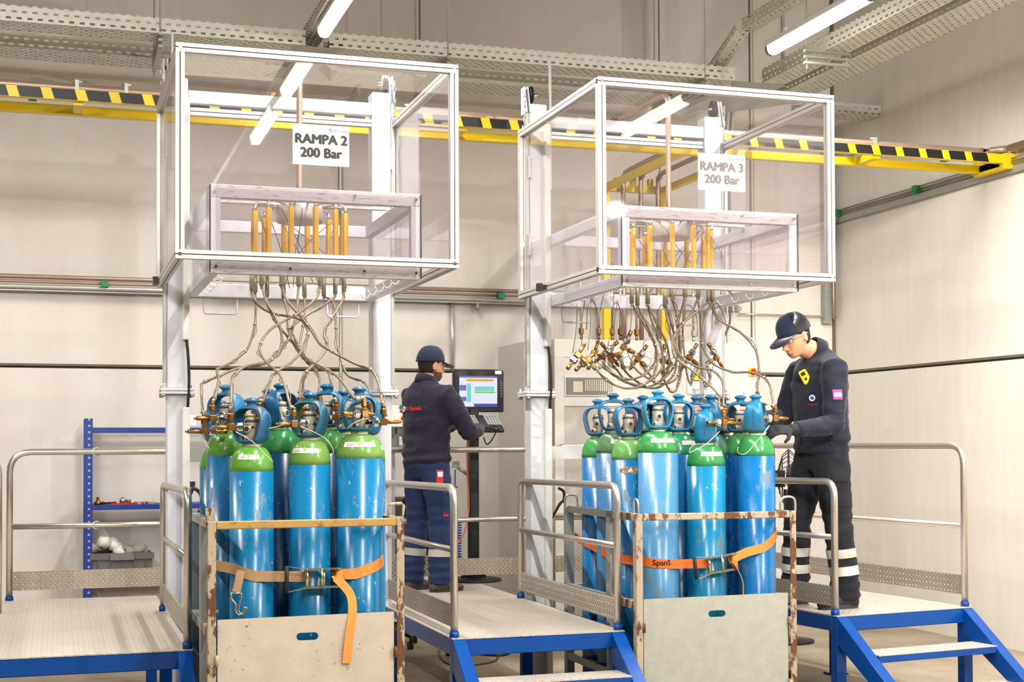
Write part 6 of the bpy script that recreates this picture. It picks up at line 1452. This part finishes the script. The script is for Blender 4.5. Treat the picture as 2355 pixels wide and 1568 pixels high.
        m.rings(R); so = m.build('shoe', J['shoe'], t)
        m = MB(); P = []
        for k in range(22):
            a = 2*PI*k/22; P.append(X @ (g0+f_*(.055+.138*math.cos(a))+sd*(.044+.006*math.cos(a))*math.copysign(abs(math.sin(a))**.75, math.sin(a))))
        m.prism(P, (0, 0, .026*s)); m.build('sole', 'sole', so)
        m = MB(); m.tube([X @ (g0+f_*.045+sd*(.045*math.cos(a))+Vector((0, 0, .045+.058*math.sin(a)))) for a in [PI*k/8 for k in range(9)]], .009*s, 6).build('strap', J['shoe'], so)
    # ---------------- fleece jacket
    m = MB()
    trunk(m, [T(J['hem'], -.0, .128, .185), T(J['hem']+.03, -.0, .140, .196), T(1.05, 0, .138, .187), T(1.18, .0, .142, .19), T(1.3, -.002, .138, .20), T(1.38, -.01, .125, .203), T(1.44, -.014, .10, .17), T(1.475, -.016, .082, .115), T(1.50, -.014, .076, .086)])
    cn = nb.lerp(hb, J.get('collar', .5)); limb(m, [nb-Vector((0, 0, .03)), nb.lerp(hb, .25), cn], [(.082, .085), (.078, .080), (.076, .078)])
    for q, A in ((1, J['armL']), (-1, J['armR'])):
        a, e, w_ = Vector(A[0]), Vector(A[1]), Vector(A[2]); w2 = e.lerp(w_, .93)
        limb(m, [(lean(1.42)-.005, q*.11, 1.40), a+Vector((0, 0, .004)), a.lerp(e, .35), a.lerp(e, .75), e, e.lerp(w2, .3), e.lerp(w2, .7), w2], [(.08, .085), (.078, .080), (.074, .076), (.066, .066), (.062, .062), (.06, .06), (.052, .052), (.044, .044)])
    arms = [(Vector(A[0]), Vector(A[1]), Vector(A[2])) for A in (J['armL'], J['armR'])]
    def wj(co, nn):
        w_ = noise.noise(Vector((co.x*7, co.y*7, co.z*12+J['seed'])))+.45*noise.noise(Vector((co.x*18, co.y*18, co.z*26+5)))
        d = w_*.010
        for a, e, w2 in arms:
            de = (co-e).length
            d += .005*math.exp(-(de/.10)**2)*math.sin((co-a).length*105+9*noise.noise(co*9))
            v_ = w2-e; f = max(0, min(1, (co-e).dot(v_)/v_.length_squared)); dist = (co-(e+v_*f)).length
            if dist < .09 and f > .05: d += .004*noise.noise(Vector((f*9, co.y*6, co.z*9)))
        hem = math.exp(-((co.z-J['hem']-.05)/.05)**2)*(1 if abs(co.y) < .22 else 0); d += hem*.008*math.sin(co.z*70+co.y*9)
        return co+nn*d
    jk = fuse(m, 'fleece_jacket', J['jacket'], t, .0125, 3, wj, X); jb = bvh_of(jk)
    # collar flap, zip, seams
    m = MB(); cc = nb.lerp(hb, J.get('collar', .5)-.15); R = []
    dcol = (hb-nb).normalized()
    for k_, (f, r1, r2) in enumerate(((.0, .080, .084), (.035, .083, .087), (.07, .080, .084), (.07, .070, .074), (.0, .070, .074))): R.append([X @ p for p in ell(cc-dcol*.03+dcol*f, dcol, (0, 1, 0), r1, r2, 28)])
    m.rings(R, cap=False, closed=True); m.build('collar', J['jacket'], jk)
    # ---------------- gloves
    for A, nm in ((J['armL'], 'l'), (J['armR'], 'r')):
        m = MB(); d = Vector(A[3]).normalized(); w_ = Vector(A[2]); limb(m, [w_-d*.05, w_-d*.02, w_+d*.01], [.036, .036, .030]); hand(m, A[2], A[3], A[4], 1.08, A[5], A[6])
        fuse(m, 'glove', 'glove', t, .005, 1, None, X)
    return t, jk, jb, X, H, tr, tb
V = Vector
lean1 = lambda z: 0.02*max(0, z-.9)
poseA = dict(lean=lean1, head=(.035, 0, 1.505), hyaw=-.12, nod=.10, beard=True, shell=(math.radians(70), math.radians(290)), shellmat='cap_blue', capgap=True, voxel=.0065, seed=3,
    armL=((.02, .195, 1.40), (.16, .27, 1.13), (.40, .17, 1.17), (.95, -.15, .15), (0, .1, -1), .5, 1),
    armR=((.02, -.195, 1.40), (.19, -.25, 1.13), (.42, -.13, 1.16), (.95, .12, .18), (0, -.1, -1), .5, -1),
    legL=((.0, .09, .90), (.02, .12, .49), (-.02, .13, .085), (1, .1, 0)), legR=((.0, -.09, .90), (.05, -.10, .49), (.03, -.11, .085), (1, -.15, 0)),
    trouser='denim', bands=(.30,), shoe='shoe', hem=.90, jacket='fleece', collar=.1)
t1, jk1, jb1, X1, HA, tr1, tb1 = person('person in navy fleece and cap seen from behind, working at the monitor keypad', (2.46, 9.60, .6), math.radians(26), .975, poseA)
Xr = X1.to_3x3()
back = Xr @ V((-1, 0, 0)); rt_ = Xr @ V((0, -1, 0))
c = X1 @ V((-.15, .0, 1.30))
text('Air Liquide', .041, 'embroidered_name', 'logo_red', jk1, c, rt_, V((0, 0, 1)), bvh=jb1, bold=.0006, ext=.0008)
o = X1 @ V((-.15, .105, 1.298)); pts = []
for k in range(15):
    a = 2*PI*k/15; p = o+rt_*.015*math.cos(a)+V((0, 0, .017*math.sin(a))); h = jb1.ray_cast(p+back*.3, -back); pts.append((h[0] if h[0] else p)+back*.004)
MB().tube(pts, .0045, 6, closed=True).build('embroidered_ring', 'paper', jk1)
side = Xr @ V((0, -1, 0)); fr_ = Xr @ V((1, 0, 0))
patch('red_tag', 'logo_red', tr1, tb1, X1 @ V((-.03, -.2, .82)), fr_, (0, 0, 1), .045, .09)
patch('white_print', 'paper', tr1, tb1, X1 @ V((-.03, -.2, .835)), fr_, (0, 0, 1), .035, .035, .0065)
patch('red_tag', 'logo_red', tr1, tb1, X1 @ V((.03, -.2, .55)), fr_, (0, 0, 1), .045, .028)
patch('pocket_flap', 'denim', tr1, tb1, X1 @ V((.05, -.2, .72)), fr_, (0, 0, 1), .13, .05, .008); patch('cargo_pocket', 'denim', tr1, tb1, X1 @ V((.05, -.2, .63)), fr_, (0, 0, 1), .12, .15, .005)
# right-hand worker, head bowed over the cylinders
lean2 = lambda z: 0.05*max(0, z-1.0)
poseB = dict(lean=lean2, head=(.125, 0, 1.490), hyaw=.18, nod=.50, beard=False, shell=(math.radians(68), math.radians(292)), shellmat='shell', voxel=.0065, seed=9,
    armL=((.03, .20, 1.39), (.08, .28, 1.06), (.40, .36, 1.035), (.97, .1, .0), (-.1, -.6, -.8), .7, 1),
    armR=((.03, -.20, 1.39), (.14, -.22, 1.11), (.42, -.02, 1.10), (.9, .45, .1), (.1, .6, -.8), .7, -1),
    legL=((.0, .09, .92), (-.035, .115, .5), (-.075, .13, .085), (1, .12, 0)), legR=((.0, -.09, .92), (.10, -.12, .5), (.10, -.15, .085), (1, -.1, 0)),
    trouser='denim2', bands=(.345, .245), shoe='shoe_dark', hem=.90, jacket='fleece2', collar=.3)
bx = U(1893, 1380, y=7.86).x
t2, jk2, jb2, X2, HB, tr2, tb2 = person('person in dark navy fleece with a yellow gas detector, head bowed over the cylinders', (bx, 7.86, .6), math.radians(180), 1.062, poseB)
Xr = X2.to_3x3(); left = Xr @ V((0, 1, 0)); front = Xr @ V((1, 0, 0))
# badges: sleeve badge, logo on the chest, detector
c = U(1875, 902, y=7.5); cam_dir = -(c-V((0, 0, CAM_H))).normalized()
xd = V((0, 0, 1)).cross(left).normalized()
patch('sleeve_badge', pm('badge_magenta', (214, 60, 150), .7), jk2, jb2, X2 @ V((.075, .33, 1.235)), -front, (0, 0, 1), .055, .06)
patch('badge_centre', 'paper', jk2, jb2, X2 @ V((.075, .33, 1.235)), -front, (0, 0, 1), .045, .024, .0062)
dv = (front*.6+left*.8).normalized(); dx = V((0, 0, 1)).cross(dv).normalized()
o = X2 @ V((.13, .12, 1.22)); pts = []
for k in range(14):
    a = 2*PI*k/14; p = o+dx*.016*math.cos(a)+V((0, 0, .016*math.sin(a))); h = jb2.ray_cast(p+dv*.3, -dv); pts.append((h[0] if h[0] else p)+dv*.004)
MB().tube(pts, .0045, 6, closed=True).build('chest_logo', 'paper', jk2)
patch('chest_logo_tail', 'logo_blue', jk2, jb2, o, dx, (0, 0, 1), .018, .018)
text('Air Liquide', .014, 'embroidered_name', 'logo_red', jk2, o-V((0, 0, .04)), dx, (0, 0, 1), bvh=jb2, ext=.0006)
o = X2 @ V((.14, .06, 1.345)); h = jb2.ray_cast(o+dv*.3, -dv); p = (h[0] if h[0] else o)+dv*.016
zx = (V((0, 0, 1))*.85-dx*.45).normalized() if False else (V((0, 0, 1))*.86+dx*-.45).normalized(); q = MB(); xx = dv.cross(zx)
q.X = Matrix.Translation(p) @ Matrix((zx.cross(dv), dv, zx)).transposed().to_4x4()
q.box(-.025, .025, -.014, .014, -.045, .045); gd = q.build('gas_detector', 'yellow_plastic', t2, bevel=.006)
q2 = MB(); q2.X = q.X; q2.box(-.014, .014, .0142, .016, .01, .032); q2.build('display', 'black', gd)
q2 = MB(); q2.X = q.X; q2.cyl((0, .0142, -.015), (0, .017, -.015), .009, 14); q2.build('detector_button', 'black', gd)
# jacket zip and pocket zip
def zipline(name, pts, jb, jk, dr, mat='black', r=.0035):
    P = []
    for p in cr(pts, 5):
        h = jb.ray_cast(p+dr*.3, -dr); P.append((h[0] if h[0] else p)+dr*.002)
    MB().tube(P, r, 5).build(name, mat, jk)
zipline('pocket_zip', [X2 @ V((.065, .3, 1.02)), X2 @ V((.05, .3, .96)), X2 @ V((.02, .3, .92))], jb2, jk2, left)
zipline('pocket_zip', [X1 @ V((.09, -.3, 1.04)), X1 @ V((.06, -.3, .98)), X1 @ V((.05, -.3, .93))], jb1, jk1, side)
zipline('front_zip', [X2 @ V((.2, .0, 1.40)), X2 @ V((.2, .0, 1.2)), X2 @ V((.2, .0, .95))], jb2, jk2, front)
patch('red_tag', 'logo_red', tr2, tb2, X2 @ V((.02, .25, .66)), -front, (0, 0, 1), .014, .02)
patch('pocket_flap', 'denim2', tr2, tb2, X2 @ V((.0, .25, .76)), -front, (0, 0, 1), .15, .05, .009); patch('cargo_pocket', 'denim2', tr2, tb2, X2 @ V((.0, .25, .67)), -front, (0, 0, 1), .14, .16, .005)
# raised maker's lettering on the side of the valve caps that can be read
for cyl, sg in ((c2a, 1), (c2b, 1), (c2e, -1), (c3b, -1), (c3c, -1), (c3a, 1)):
    co = [o for o in cyl[0].children if o.name.startswith('valve_cap')][0]; X = cyl[2]; b_ = bvh_of(co)
    dx = (X.to_3x3() @ Vector((sg, 0, 0))).normalized(); z_ = Vector((0, 0, 1))
    tx = text('AIR LIQUIDE', .0175, 'raised_lettering', 'cap', co, X @ Vector((sg*.085, 0, .088)), z_, dx.cross(z_), bvh=b_, ext=.0012, bold=.0006, space=1.1)
    tx.color = co.color
    for v in tx.data.vertices: v.co -= dx*.0022
for o in COL.objects:
    if o.parent is None and 'label' in o:
        n_ = o.name.split('.')[0]; l_ = o['label']
        g_ = {'gas_cylinder': 'gas cylinders in the %s crate' % ('left' if o.location.x < 2.5 else 'right'), 'filling_hose': 'filling hoses of the %s ramp' % ('left' if 'left ramp' in l_ else 'right'),
              'suspension_wire': 'wires holding up the connector bunch', 'safety_loop': 'cable loops under the right manifold', 'pipe_clamp': 'clamps on the thick pipe', 'pipe_clip': 'green clips on the striped rack', 'cable_tray': 'perforated cable trays', 'tray_bracket': 'tray hangers'}.get(n_)
        if n_ == 'pipe' and 'riser' in l_: g_ = 'riser pipes behind the second hood'
        if g_: o['group'] = g_
